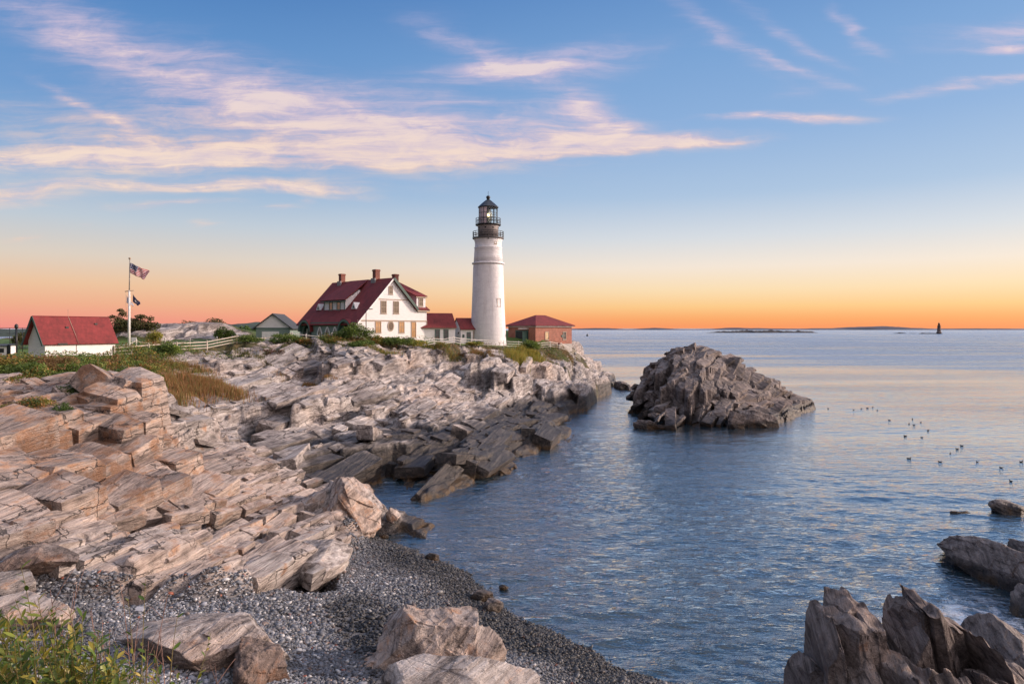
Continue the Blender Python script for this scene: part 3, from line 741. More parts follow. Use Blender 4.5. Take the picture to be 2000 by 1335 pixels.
def itps(x, y):
    q = np.c_[x*.05, y*.05]; d = np.hypot(q[:, 0][:, None]-iC[:, 0], q[:, 1][:, None]-iC[:, 1])
    return np.where(d > 0, d*d*np.log(d+1e-12), 0)@iwt[:-3]+iwt[-3]+q@iwt[-2:]
BG = np.full(LAND_BG.shape, -4.)
msk = (GXX > 8) & (GXX < 58) & (GYY > 72) & (GYY < 130)
BG[msk] = np.clip(itps(GXX[msk]-.8, GYY[msk]), -4, 11)
BG = np.where(BG > 0, BG*.87*np.where(GXX > 34, np.clip(1-(GXX-34)*.022, .75, 1), 1), BG-.4)
BG = BG+.8*np.tanh((BG+.12)/.22)*np.exp(-(BG/1.9)**2)
ix_ = np.arange(10.5, 53, .15); iy_ = np.arange(74, 124, .17)
IX, IY = np.meshgrid(ix_, iy_)
STR_S = (cS, sS); cS, sS = math.cos(R(58)), math.sin(R(58))
IZ, IT = rockheight(IX.ravel(), IY.ravel()); IZ = (H0(IX.ravel(), IY.ravel())*.42+IZ*.58).reshape(IX.shape)
ni = np.arange(IX.size).reshape(IX.shape)
IQ = np.stack([ni[:-1, :-1], ni[:-1, 1:], ni[1:, 1:], ni[1:, :-1]], -1).reshape(-1, 4)
IQ = IQ[IZ.ravel()[IQ].max(1) > -1.2]
def isl(count, seed, size):
    r = np.random.default_rng(seed); VV = []; FF = []; T = []; n0 = 0; done = 0
    while done < count:
        x = 12+40*r.random(); y = 77+30*r.random()
        z = float(H0(np.array([x]), np.array([y]))[0])
        if z < 1.1 or (x > 38.5 and z < 2.2): continue
        k_ = size*(.5+1.1*r.random()**2); L_, D_, T_ = k_*(1.5+1.5*r.random()), k_*(.4+.3*r.random()), k_*(.2+.22*r.random())
        e = 2.6
        gxx = float(H0(np.array([x+e]), np.array([y]))[0]-H0(np.array([x-e]), np.array([y]))[0])/(2*e)
        gyy = float(H0(np.array([x]), np.array([y+e]))[0]-H0(np.array([x]), np.array([y-e]))[0])/(2*e)
        M = rotm(np.clip(math.atan(gyy)*.8, -.7, .7)+r.normal()*R(6), -np.clip(math.atan(gxx)*.8, -.7, .7)+r.normal()*R(9), R(-38)+r.normal()*R(10))
        v, f = SHAPES[r.integers(len(SHAPES))]
        VV.append((v*np.array([D_, L_, T_]))@M.T+np.array([x, y, z-T_*.95])); FF.append(f+n0); n0 += len(v); T.append(np.full(len(v), .2+.6*r.random())); done += 1
    return np.concatenate(VV), np.concatenate(FF), np.concatenate(T)
iv, if_, it_ = isl(340, 9, 1.0)
u_ = np.zeros(IX.size, bool); u_[IQ.ravel()] = True; rm = np.cumsum(u_)-1
V0 = np.c_[IX.ravel(), IY.ravel(), IZ.ravel()][u_]
for w_ in (V0, iv): w_[:, 0] = 29.15+(w_[:, 0]-29.4)*np.where(w_[:, 0] > 29.4, .97, .86)
M_islet = rock_mat('islet_rock', strike=R(128), dip=R(-35), dark=.62, wet=(.7, 1.9), warmth=.2)
o = np_mesh('rock_islet', np.r_[V0, iv], [rm[IQ], if_+len(V0)], M_islet, {'tone': np.r_[IT[u_], it_], 'warm': np.full(len(V0)+len(iv), .1)}, loc=(29, 95, 0))
tag(o, 'big humped brown rock islet in the water beyond the channel from the lighthouse point', 'islet')
BG = LAND_BG; cS, sS = STR_S
# ------------------------------------------------------------------ single rocks: planes cut from a ball, then bedded
def ico(sub):
    bm = bmesh.new(); bmesh.ops.create_icosphere(bm, subdivisions=sub, radius=1.)
    bm.verts.index_update()
    v = np.array([q.co[:] for q in bm.verts]); f = np.array([[q.index for q in p.verts] for p in bm.faces]); bm.free(); return v, f
ICO = {n: ico(n) for n in (2, 3, 5, 6, 7)}
def lobe(c, size, seed, rz=0., bed=(.3, .2, .93), sub=6, planes=15, step=.07, freq=5., grain=.05, tip=0., boxy=0):
    r = np.random.default_rng(seed); d, f = ICO[sub]
    n = r.normal(size=(planes, 3)); n /= np.linalg.norm(n, axis=1)[:, None]
    if boxy:
        ax = np.array([[1, 0, 0], [-1, 0, 0], [0, 1, 0], [0, -1, 0], [0, 0, 1]], float)+r.normal(size=(5, 3))*.16
        n = np.r_[n, ax/np.linalg.norm(ax, axis=1)[:, None]]
    b = np.array(bed, float); b /= np.linalg.norm(b)
    n = np.r_[n, [b, -b]]
    dist = np.r_[r.uniform(.72, 1.02, planes), r.uniform(.66, .80, 5), [.8, .85]] if boxy else np.r_[r.uniform(.62, .98, planes), [.8, .85]]
    q = d@n.T
    rad = np.where(q > .05, dist/np.maximum(q, .05), 9).min(1)
    rad = np.minimum(rad, 1.25)
    p = d*rad[:, None]*np.array(size)
    if tip: p = p@np.array(Matrix.Rotation(tip, 3, 'Y')).T
    p = p@np.array(Matrix.Rotation(rz, 3, 'Z')).T
    s_ = float(np.mean(size))
    t = p@b
    # beds: ragged steps along the bedding normal, joints across it
    side = np.cross(b, [0.3, .9, .1]); side /= np.linalg.norm(side); w_ = p@side; th = p@np.cross(b, side)
    lay = vnoise(t*freq/s_*1.2, w_*.6/s_, th*.6/s_, seed=seed)
    lay2 = vnoise(np.floor(t*freq*1.6/s_+.4*vnoise(w_/s_*1.3, th/s_*1.3, seed=seed+3))*7.1, np.floor(w_*1.9/s_+seed)*3.3, np.floor(th*2.1/s_)*5.7, seed=seed+1)
    g = fbm(p[:, 0]*2.2/s_, p[:, 1]*2.2/s_, p[:, 2]*2.2/s_, seed=seed+2, oct=5)
    m = 1+step*lay+step*.8*lay2+grain*1.6*g
    return p*m[:, None]+np.array(c), f
def rock(name, loc, lobes, mat, label, cat='rock', group=None, tone=.5, warm=.2, seed=0):
    VV = []; FF = []; n0 = 0; T = []
    for i, kw in enumerate(lobes):
        v, f = lobe(seed=seed+i*13+1, **kw); VV.append(v); FF.append(f+n0); n0 += len(v); T.append(np.full(len(v), tone+.18*((i*.618) % 1-.5)))
    V = np.concatenate(VV)
    o = np_mesh(name, V, [np.concatenate(FF)], mat, {'tone': np.concatenate(T), 'warm': np.full(len(V), warm)})
    o.location = loc
    return tag(o, label, cat, group)
M_bould = rock_mat('boulder_rock', strike=R(60), dip=R(40), wet=(-3, -2), warmth=.5, scale=1.4, cracks=.25)
M_brown = rock_mat('brown_rock', strike=R(20), dip=R(60), wet=(-3, -2), warmth=.6, scale=1.8, dark=.62, cracks=.2)
M_dark = rock_mat('dark_rock', strike=R(60), dip=R(70), wet=(-.1, .9), warmth=.35, scale=1.5, dark=.66, cracks=.15)
M_wet = rock_mat('wet_rock', strike=R(60), dip=R(40), wet=(.3, 1.0), warmth=.1, scale=1.5, dark=.55, cracks=.15)
M_grey = rock_mat('grey_rock', strike=R(40), dip=R(20), wet=(-3, -2), warmth=0., scale=1.4, cracks=.25)
def onb(px, py, Y): v = at(px, py, Y); return (v.x, v.y, g1(v.x, v.y))
v = at(838, 1260, 21.4)
rock('boulder', (v.x, v.y, 1.35), [dict(c=(0, .2, .25), size=(2.2, 1.6, 1.7), bed=(-.55, -.2, .75), step=.05, freq=6, sub=7, boxy=1), dict(c=(-1.15, .1, -.1), size=(1.25, 1.2, .95), bed=(-.6, -.1, .8), sub=6), dict(c=(1.0, -.1, .1), size=(1.15, 1.0, 1.25), bed=(.3, -.4, .85), sub=6)],
     M_bould, 'big cracked tan boulder standing alone on dark pebbles near the water', seed=40, tone=.5, warm=.55)
v = at(400, 1290, 20.6)
rock('boulder', (v.x, v.y, 1.95), [dict(c=(.1, .2, .3), size=(2.5, 1.7, 1.3), bed=(-.45, .1, .9), sub=7, step=.04), dict(c=(-1.3, .2, .0), size=(1.7, 1.3, .75), bed=(-.5, .1, .85), sub=6, step=.05)],
     M_bould, 'broad pale sloping boulder behind the twigs, touching the dark brown one', seed=61, tone=.6, warm=.35)
v = at(508, 1300, 19.5)
rock('boulder', (v.x, v.y, 2.0), [dict(c=(0, 0, .1), size=(1.1, .9, 1.05), bed=(.3, .1, .9), sub=6, step=.05, grain=.09)],
     M_brown, 'dark brown rough lump of rock beside the broad pale boulder', seed=75, tone=.4, warm=.5)
v = at(880, 1345, 17.6)
rock('boulder', (v.x, v.y, 2.35), [dict(c=(0, 0, .1), size=(2.1, .9, 1.15), bed=(0, -.2, .95), sub=6, step=.05), dict(c=(1.2, .1, -.15), size=(1.0, .8, .8), bed=(0, -.2, .95), sub=6)],
     M_grey, 'pale grey flat topped rock lying in front of the big cracked tan boulder', seed=82, tone=.9)
# outcrop at the foot of the path on the right: leaning beds
v = at(1796, 1290, 20)
rq = random.Random(17); plates = []
SIL = [(-3.0, 2.2), (-2.8, 3.5), (-2.45, 4.1), (-2.1, 4.2), (-1.75, 4.1), (-1.4, 3.85), (-1.1, 3.1), (-.85, 2.6), (-.55, 3.2), (-.2, 4.3), (.1, 4.6), (.45, 4.5), (.85, 4.15), (1.25, 3.85), (1.7, 3.5), (2.15, 3.1), (2.6, 2.6), (3.1, 2.1)]
for i_, (x_, h_) in enumerate(SIL):
    lean = R(rq.uniform(-2, 3)) if x_ < -1. else R(-9-4.*x_)
    plates.append(dict(c=(x_+(.25 if x_ > -.7 else 0), rq.uniform(-.3, .6), h_*.36), size=(rq.uniform(.36, .5), rq.uniform(.9, 1.6), h_*.86), bed=(.95, rq.uniform(-.2, .2), .15 if x_ < -1 else .4), sub=6, step=.055, freq=5, grain=.045, tip=lean, rz=R(rq.uniform(-14, 14)), boxy=1, planes=10))
for x_, y_, h_, w_ in ((-1.9, -1.2, 2.6, .8), (-.7, -1.3, 2.9, .7), (.3, -1.4, 2.5, .9), (1.4, -1.5, 2.7, 1.), (2.4, -1.5, 2.5, 1.1), (3.3, -1.2, 2.0, .9)):
    plates.append(dict(c=(x_, y_, h_*.36), size=(w_, rq.uniform(.7, 1.), h_*.86), bed=(.85, -.3, .4), sub=6, step=.06, freq=6, grain=.05, tip=R(-16), boxy=1, planes=10))
o = rock('rock_outcrop', (v.x, v.y, 0.), plates, M_dark, 'tall dark ragged outcrop of upright beds with a blocky tower on its left', 'rock', seed=11, tone=.62, warm=.25)
# broken-off tops: the beds end along a ragged line
co_ = np.empty(len(o.data.vertices)*3, np.float32); o.data.vertices.foreach_get('co', co_); co_ = co_.reshape(-1, 3)
env = np.interp(co_[:, 0], [-3.4, -2.95, -2.75, -1.45, -1.25, -.95, -.75, -.45, .05, .35, 1.1, 1.35, 1.75, 3.2, 4.], [2.2, 3.2, 4.0, 4.1, 3.3, 3.15, 3.8, 4.35, 4.4, 4.05, 3.6, 3.2, 2.65, 2.2, 1.4])
lv = np.repeat(np.arange(len(plates)), len(ICO[6][0])); jag = np.array([rq.uniform(-.34, .03) for _ in plates])[lv]
env = env*.97+jag+.10*vnoise(co_[:, 0]*5, co_[:, 1]*3, seed=5)+.12*(co_[:, 1]-.3)*(co_[:, 1] < .3)
top_ = co_[:, 2] > env; co_[top_, 2] = env[top_]+(co_[top_, 2]-env[top_])*.12
o.data.vertices.foreach_set('co', co_.ravel()); o.data.update()
v = at(1985, 1300, 23.5)
rock('boulder', (v.x, v.y, -.1), [dict(c=(0, 0, .2), size=(1.6, 1.8, 1.55), bed=(.4, -.2, .85), sub=6)], M_wet, 'rounded dark rock at the water, right behind the tall ragged outcrop', seed=23, tone=.5)
rock('rock_ledge', (23.7, 31.4, 0.), [dict(c=(0, .6, .1), size=(1.5, 3.9, 1.35), bed=(.75, .1, .6), sub=7, step=.06, freq=6, rz=R(4), tip=R(-14)), dict(c=(-.5, 3.2, .3), size=(.8, 1.2, 1.35), bed=(.75, .1, .6), sub=6)],
     M_wet, 'long dark slab of rock slanting out of the water, nearest to the tall ragged outcrop', 'rock', seed=31, tone=.55, warm=.25)
rock('rock_ledge', (26.6, 33., 0.), [dict(c=(0, .2, .15), size=(1.1, 3.6, 1.3), bed=(.8, .1, .55), sub=6, step=.08, freq=7, tip=R(-12)), dict(c=(1.4, -1, .1), size=(1.2, 2.6, 1.0), bed=(.8, .1, .55), sub=6, step=.08)],
     M_wet, 'narrow ridged slab of rock just behind the long dark slab', 'rock', seed=37, tone=.5)
rock('boulder', (22.3, 28.3, 0.), [dict(c=(0, 0, .3), size=(1.15, 1.2, 1.15), bed=(.4, -.1, .9), sub=6, step=.04)], M_wet, 'rounded brown boulder at the near end of the long dark slab', seed=44, tone=.6, warm=.3)
rock('boulder', (32.6, 44.6, 0.), [dict(c=(0, 0, .1), size=(1.1, .9, .62), bed=(.3, -.1, .9), sub=5), dict(c=(.9, .3, 0), size=(.8, .6, .4), sub=5)], M_wet, 'low brown weedy rock awash in open water near the ducks', seed=52)
rock('boulder', (29.4, 44.4, 0.), [dict(c=(0, 0, 0), size=(.5, .25, .18), sub=5), dict(c=(-.5, .05, 0), size=(.4, .2, .13), sub=5)], M_wet, 'tiny dark rock barely breaking the surface, beside the low brown weedy rock', seed=53)
rock('boulder', (16.0, 82., 0.), [dict(c=(0, 0, .1), size=(1.6, 1.1, 1.0), sub=6, boxy=1, step=.08, grain=.1), dict(c=(1.9, -.3, 0), size=(1.5, .8, .6), sub=6, step=.08)], M_wet, 'low black jagged rock at the left foot of the islet', seed=501, tone=.3)
rock('boulder', (27.0, 82.3, 0.), [dict(c=(0, 0, .5), size=(1.2, 1.2, 1.5), sub=6, boxy=1, step=.05)], M_wet, 'ochre footed block standing in the water in front of the islet', seed=511, tone=.5, warm=.4)
rock('boulder', (30.2, 83.8, 0.), [dict(c=(0, 0, .5), size=(3.0, 1.6, 1.7), sub=6, boxy=1, step=.05, tip=R(14))], M_wet, 'wedge shaped boulder at the front of the islet, right of the ochre footed block', seed=521, tone=.55, warm=.2)
rock('boulder', (21.9, 137., 0.), [dict(c=(0, 0, .2), size=(1.5, 4.5, 1.5), sub=6, boxy=1, step=.08, grain=.1), dict(c=(1.3, -3, 0), size=(1.3, 3., .9), sub=6, step=.08, grain=.1)], M_wet, 'low black rocks in the channel between the lighthouse point and the islet', seed=531, tone=.2)
# stones lying at the water's edge
ST = [(765, 1034, .45, .55, M_bould, 'upright tan stone standing in the shallows off the shore ledge'), (748, 1046, .28, .2, M_wet, 'small dark stone at the foot of the upright tan stone'),
      (846, 1092, .36, .32, M_wet, 'round dark stone at the end of the drift log in the shallows'), (982, 1143, .26, .14, M_wet, 'small dark stone alone in the shallows off the beach'),
      (940, 1170, .55, .36, M_wet, 'brown angular rock half in the water at the pebble edge'), (960, 1196, .45, .42, M_wet, 'greenish pointed rock on the pebble edge in front of a brown one'),
      (735, 1030, .5, .3, M_grey, 'low grey stone by the shore ledge where the beach begins')]
for i, (px, py, w_, h_, m_, lb) in enumerate(ST):
    Y = (CZ-.1)*F/(py-HY); x = (px-1000)/F*Y
    rock('stone', (x, Y, max(0., g1(x, Y))), [dict(c=(0, 0, h_*.3), size=(w_, w_*.8, h_), sub=5, bed=(.3, .2, .9), step=.05)], m_, lb, 'stone', seed=200+i*7, tone=.5, warm=.5)
INL = [((0, 1100, 23.2), (1.0, .8, .55), M_grey, 'pale smooth boulder at the foot of the warm cliff, largest of three', .95), ((58, 1115, 23), (1.2, .9, .55), M_brown, 'reddish brown slab like boulder leaning beside the pale smooth boulder', .6), ((22, 1150, 22.2), (.75, .7, .5), M_grey, 'grey rounded boulder on the pebbles below the pale smooth one', .4),
       ((348, 905, 43), (.85, .8, .7), M_brown, 'dark grey rounded boulder lying in the hollow under the warm cliff', .25), ((30, 1215, 20.5), (1.3, 1.0, .6), M_bould, 'orange stained flat rock among the pebbles behind the leafy twigs', .7),
       ((172, 745, 44.5), (1.2, 1., .6), M_grey, 'grey flat block resting on top of the warm cliff below the shed', .6)]
for i, (p_, sz, m_, lb, tn) in enumerate(INL):
    v = onb(*p_)
    rock('boulder', (v[0], v[1], v[2]+sz[2]*.05), [dict(c=(0, 0, 0), size=sz, sub=6, bed=(.2, -.3, .9), step=.03, freq=4)], m_, lb, 'boulder', seed=300+i*9, tone=tn, warm=.4)
# pale block and end block of the ledge over the beach
v = onb(672, 1070, 37.5)
rock('boulder', (v[0], v[1]+1., 1.5), [dict(c=(0, 0, .3), size=(1.7, 2.6, 1.9), bed=(.75, -.2, .6), sub=7, step=.07, freq=7, rz=R(-15), tip=R(8)), dict(c=(-1.6, .8, .0), size=(1.3, 2.2, 1.5), bed=(.75, -.2, .6), sub=6, step=.07, freq=6)], M_bould, 'tall cracked ochre block of rock at the point where the ledges meet the beach', 'rock', seed=401, tone=.55, warm=.5)
v = onb(628, 1130, 30)
rock('boulder', (v[0], v[1], 1.35), [dict(c=(0, 0, .2), size=(1.25, 1.6, 1.1), bed=(.5, -.3, .75), sub=6, step=.03, planes=11), dict(c=(-1.3, .4, .0), size=(1., 1.6, .9), bed=(.6, -.3, .75), sub=6, step=.04)], M_grey, 'square shouldered pale grey split block at the top edge of the pebbles', 'rock', seed=417, tone=.85, warm=.15)
# drift log
lg = PB(); a_ = at(812, 1091, 35.3); b_ = at(842, 1090, 35.6)
lg.tube([(a_.x, a_.y, .05), ((a_.x+b_.x)/2, a_.y+.1, .10), (b_.x, b_.y, .06)], .07, 8, .10)
M_log = paint('drift_wood', (.16, .11, .08), .8)
tag(lg.build('drift_log', M_log), 'short brown drift log in the shallows against a round dark stone', 'log')
# paper scrap
ps = PB(); v = onb(272, 1187, 22.6); ps.slab([(-.14, 0, .1), (.13, -.02, .1), (.14, .06, .22), (-.13, .08, .2)], .012)
tag(ps.build('paper_scrap', paint('paper_white', (.8, .8, .82), .8), loc=(v[0], v[1], v[2])), 'small white scrap of litter on the pebbles below the ledges', 'litter')
# ------------------------------------------------------------------ pebbles
pr_ = np.random.default_rng(77)
n_try = 150000
qx = pr_.uniform(-19, 8.5, n_try); qy = 15.5+25*pr_.random(n_try)**1.25
bsd = poly_sd(qx, qy, BEACH)
gz = ground(qx, qy)
ok = (bsd > -.5) & (gz > -.25) & (qy > 17)
qx, qy, gz = qx[ok], qy[ok], gz[ok]
weed = np.exp(-(((qx+4.9)-.42*(qy-24)*-1)/1.5)**2-((qy-23.)/4.)**2)+.6*np.exp(-((qx+3.2)/1.2)**2-((qy-20)/2.)**2)
weed = 1.25*weed+.35*vnoise(qx*.9, qy*.9, seed=401)
keep = pr_.random(len(qx)) > .55*np.clip((weed-.35)/.3, 0, 1)
qx, qy, gz, weed = qx[keep], qy[keep], gz[keep], weed[keep]
big = vnoise(qx*.25, qy*.25, seed=402)
rad = (.028+.05*pr_.random(len(qx))**2.2)*(1+.35*big)+(pr_.random(len(qx)) > .985)*.06
pv, pf = ICO[2] if False else (ICO[2][0], ICO[2][1])
bm = bmesh.new(); bmesh.ops.create_icosphere(bm, subdivisions=1, radius=1.); bm.verts.index_update()
pv = np.array([q.co[:] for q in bm.verts]); pf = np.array([[q.index for q in p_.verts] for p_ in bm.faces]); bm.free()
npb = len(qx); ang = pr_.random(npb)*6.28; ca, sa = np.cos(ang)[:, None], np.sin(ang)[:, None]
sc_ = np.stack([rad*(1+.5*pr_.random(npb)), rad*(.75+.35*pr_.random(npb)), rad*(.45+.3*pr_.random(npb))], 1)
loc_v = pv[None]*sc_[:, None]*(1+.18*pr_.normal(size=(npb, len(pv), 1)).clip(-1.2, 1.2))
tx = loc_v[..., 0]*ca-loc_v[..., 1]*sa; ty = loc_v[..., 0]*sa+loc_v[..., 1]*ca
tilt_ = pr_.normal(size=(npb, 1))*.35; tz = loc_v[..., 2]+tx*tilt_
PV = np.stack([tx+qx[:, None], ty+qy[:, None], tz+(gz+rad*.2)[:, None]], -1).reshape(-1, 3)
PF = (pf[None]+(np.arange(npb)*len(pv))[:, None, None]).reshape(-1, 3)
wet_ = np.clip((1.75+.6*vnoise(qx*.4, qy*.4, seed=403)-gz)/1.5, 0, 1)
dryc = np.array([.235, .25, .285]); drk = np.array([.085, .09, .10])
mixv = np.clip(pr_.normal(.5, .33, npb), 0, 1.25)[:, None]
cc = drk*(1-mixv)+dryc*mixv*1.15
kind_ = pr_.random(npb)
cc[kind_ > .93] *= np.array([1.3, .95, .75]); cc[kind_ < .06] = np.array([.66, .66, .66]); cc[(kind_ > .06) & (kind_ < .068)] = np.array([.30, .09, .05])
cc *= (.78+.45*vnoise(gz*2.2+.3*vnoise(qx*.3, qy*.3, seed=410), qx*.08, seed=411))[:, None].clip(.45, 1.3); cc *= (1-.80*wet_)[:, None]; cc *= (1-.8*np.clip((weed-.42)/.25, 0, 1))[:, None]
M_peb, k, p = material('pebble_stone')
pcol = k('Attribute', attribute_name='tint').outputs['Color']
pn = k.noise(k('NewGeometry').outputs['Position'], 30, 3)
setin(k, p, 'Base Color', k.mix(.5, pcol, k.mix(1., pcol, k.ramp(pn, [(.3, (.6, .6, .6)), (.7, (1.35, 1.35, 1.35))]), 'MULTIPLY')))
p.inputs['Roughness'].default_value = .55
o = np_mesh('pebbles', PV, [PF], M_peb, {'tint': np.repeat(cc, len(pv), 0)}, smooth=True)
tag(o, kind='stuff')
# dry scree of broken stones at the top of the warm cliff
# ------------------------------------------------------------------ building materials
def clap(name, c, pitch=.14, rough=.6):
    m, k, p = material(name)
    co = k('TexCoord').outputs['Object']
    z = k('SeparateXYZ', {0: co}).outputs[2]
    saw = k.m('FRACT', k.m('DIVIDE', z, pitch))
    n = k.noise(k.mapping(co, scale=(.6, .6, 3)), 2.2, 5, .6)
    lo = tuple(x*.86 for x in c)+(1,)
    setin(k, p, 'Base Color', k.ramp(n, [(.3, lo), (.6, tuple(c)+(1,))]))
    setin(k, p, 'Normal', k('Bump', {'Height': saw, 'Strength': .6, 'Distance': .02}).outputs[0])
    p.inputs['Roughness'].default_value = rough; return m
def shingle(name, c):
    m, k, p = material(name)
    co = k('TexCoord').outputs['Object']
    sp = k('SeparateXYZ', {0: co}); x_, y_, z_ = sp.outputs
    al = k.m('ADD', k.m('MULTIPLY', x_, .71), k.m('MULTIPLY', y_, .71))
    br = k('TexBrick', {'Vector': k('CombineXYZ', {0: k.m('ADD', x_, y_), 1: z_, 2: 0.}).outputs[0], 'Scale': 1., 'Color1': (1, 1, 1, 1), 'Color2': (.70, .70, .70, 1), 'Mortar': (.35, .35, .35, 1), 'Mortar Size': .012, 'Brick Width': .34, 'Row Height': .16})
    n = k.noise(co, .8, 5, .65); n2 = k.noise(k.mapping(co, scale=(1, 1, .3)), 3.5, 4, .6)
    c = tuple(c)
    b = k.ramp(k.m('ADD', k.m('MULTIPLY', n, .6), k.m('MULTIPLY', n2, .4)), [(.30, tuple(q*.5 for q in c)+(1,)), (.48, c+(1,)), (.62, tuple(q*1.3 for q in c)+(1,)), (.76, (c[0]*1.5, c[1]*2.4, c[2]*2.4, 1))])
    setin(k, p, 'Base Color', k.mix(.55, b, k.mix(1., b, br.outputs[0], 'MULTIPLY')))
    setin(k, p, 'Normal', k('Bump', {'Height': br.outputs[1], 'Strength': -.4, 'Distance': .03}).outputs[0])
    p.inputs['Roughness'].default_value = .8; return m
def brick(name, c, mortar):
    m, k, p = material(name)
    co = k('TexCoord').outputs['Object']
    sp = k('SeparateXYZ', {0: co}); x_, y_, z_ = sp.outputs
    v = k('CombineXYZ', {0: k.m('ADD', x_, y_), 1: z_, 2: 0.}).outputs[0]
    c = tuple(c)
    br = k('TexBrick', {'Vector': v, 'Scale': 1., 'Color1': c+(1,), 'Color2': tuple(q*.7 for q in c)+(1,), 'Mortar': tuple(mortar)+(1,), 'Mortar Size': .010, 'Brick Width': .24, 'Row Height': .085})
    n = k.noise(co, 1.2, 5, .65)
    setin(k, p, 'Base Color', k.mix(1., br.outputs[0], k.ramp(n, [(.3, (.7, .7, .7)), (.7, (1.2, 1.2, 1.2))]), 'MULTIPLY'))
    setin(k, p, 'Normal', k('Bump', {'Height': br.outputs[1], 'Strength': -.4, 'Distance': .01}).outputs[0])
    p.inputs['Roughness'].default_value = .85; return m
M_white = clap('white_clapboard', (.76, .75, .765), .17)
M_wtrim = paint('white_trim', (.80, .79, .78), .5)
M_tan = paint('tan_trim', (.34, .27, .21), .6)
M_green = paint('green_trim', (.045, .085, .075), .55)
M_teal = clap('green_shingle_wall', (.20, .27, .25), .16)
M_gdoor = paint('green_door', (.07, .14, .12), .5)
M_red = shingle('red_roof', (.17, .022, .023))
M_brick = brick('red_brick', (.36, .105, .062), (.30, .22, .18))
M_chim = brick('chimney_brick', (.27, .075, .048), (.20, .14, .12))
M_black = paint('black_iron', (.018, .020, .024), .45)
M_slate = paint('dark_roof', (.055, .06, .065), .7)
M_stone, k, p = material('painted_stone')
co = k('TexCoord').outputs['Object']; sp = k('SeparateXYZ', {0: co}).outputs
an = k.m('MULTIPLY', k.m('ARCTAN2', sp[1], sp[0]), 3.)
br = k('TexBrick', {'Vector': k('CombineXYZ', {0: an, 1: sp[2], 2: 0.}).outputs[0], 'Scale': 1., 'Mortar Size': .02, 'Mortar Smooth': .5, 'Brick Width': .8, 'Row Height': .34, 'Color1': (1, 1, 1, 1), 'Color2': (.90, .90, .91, 1), 'Mortar': (.86, .86, .87, 1)})
stn = k.noise(k.mapping(co, scale=(1.2, 1.2, .16)), 1.3, 6, .65)
c_ = k.mix(1., k.ramp(stn, [(.32, (.66, .635, .64)), (.48, (.77, .755, .765)), (.7, (.82, .81, .82))]), br.outputs[0], 'MULTIPLY')
rs = k.m('MULTIPLY', k.step(k.noise(k.mapping(co, scale=(3., 3., .22)), 1., 5, .7), .62, .74), .25)
c_ = k.mix(rs, c_, (.42, .36, .31)); setin(k, p, 'Base Color', c_); p.inputs['Roughness'].default_value = .65
setin(k, p, 'Normal', k('Bump', {'Height': k.m('ADD', k.m('MULTIPLY', br.outputs['Fac'], -.6), k.m('MULTIPLY', k.noise(co, 5, 4), .7)), 'Strength': .8, 'Distance': .05}).outputs[0])
M_grey = paint('grey_metal', (.22, .22, .23), .5)
M_cream = paint('cream_blind', (.60, .44, .24), .6)
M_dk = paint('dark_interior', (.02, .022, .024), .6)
M_wood = paint('fence_wood', (.46, .41, .35), .8, .25)
M_wfence = paint('fence_white', (.72, .68, .64), .7, .15)
M_conc = paint('concrete', (.36, .34, .32), .85, .2)
def pane_mat(name, c, rough=.08):
    m, k, p = material(name); n = k.noise(k('TexCoord').outputs['Object'], 1.7, 3)
    setin(k, p, 'Base Color', k.ramp(n, [(.35, tuple(q*.7 for q in c)+(1,)), (.65, tuple(c)+(1,))]))
    p.inputs['Roughness'].default_value = rough; p.inputs['Specular IOR Level'].default_value = .9; p.inputs['Coat Weight'].default_value = .6; return m
M_pane = pane_mat('window_glass', (.10, .105, .11))
M_panesky = pane_mat('window_glass_sky_tint', (.48, .28, .13))  # orange sky reflection put into the pane colour
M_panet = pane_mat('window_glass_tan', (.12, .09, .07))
def face_mat(origin, a, n):
    """matrix taking (across, out, up) to a wall: origin, direction a along it, outward n"""
    return Matrix(((a[0], n[0], 0, origin[0]), (a[1], n[1], 0, origin[1]), (a[2] if len(a) > 2 else 0, 0, 1, origin[2]), (0, 0, 0, 1)))
def window(parent, o, a, n, w, h, frame_m, pane_m, name='window', bars=1, bar_h=True, sill=True):
    """frame with sill standing proud of the wall, and the pane set in it; o = bottom centre"""
    M = face_mat(o, a, n); t = .09
    f = PB()
    for (x0, x1, z0, z1) in ((-w/2-t, -w/2, -t, h+t), (w/2, w/2+t, -t, h+t), (-w/2, w/2, h, h+t), (-w/2, w/2, -t, 0)): f.box(x0, x1, .003, .07, z0, z1)
    if bar_h: f.box(-w/2, w/2, .012, .05, h*.5-.025, h*.5+.025)
    for b in range(bars):
        x = -w/2+w*(b+1)/(bars+1); f.box(x-.015, x+.015, .012, .045, 0, h)
    if sill: f.box(-w/2-t-.05, w/2+t+.05, .003, .12, -t-.07, -t-.002)
    f.v = [tuple(M@Vector(v)) for v in f.v]
    fo = f.build(name, frame_m, parent)
    g = PB(); g.box(-w/2+.002, w/2-.002, .002, .022, .002, h-.002); g.v = [tuple(M@Vector(v)) for v in g.v]
    g.build('pane', pane_m, fo)
    return fo
# ------------------------------------------------------------------ lighthouse
LX, LY, LZ = at(953.5, 672, 115)
t = empty('lighthouse', (LX, LY, LZ-.6), R(18), 'tall white lighthouse tower with a lit dark lantern room, beside the brick building', 'lighthouse')
Z = lambda py: CZ-(py-HY)/F*LY-(LZ-.6)
px_m = LY/F
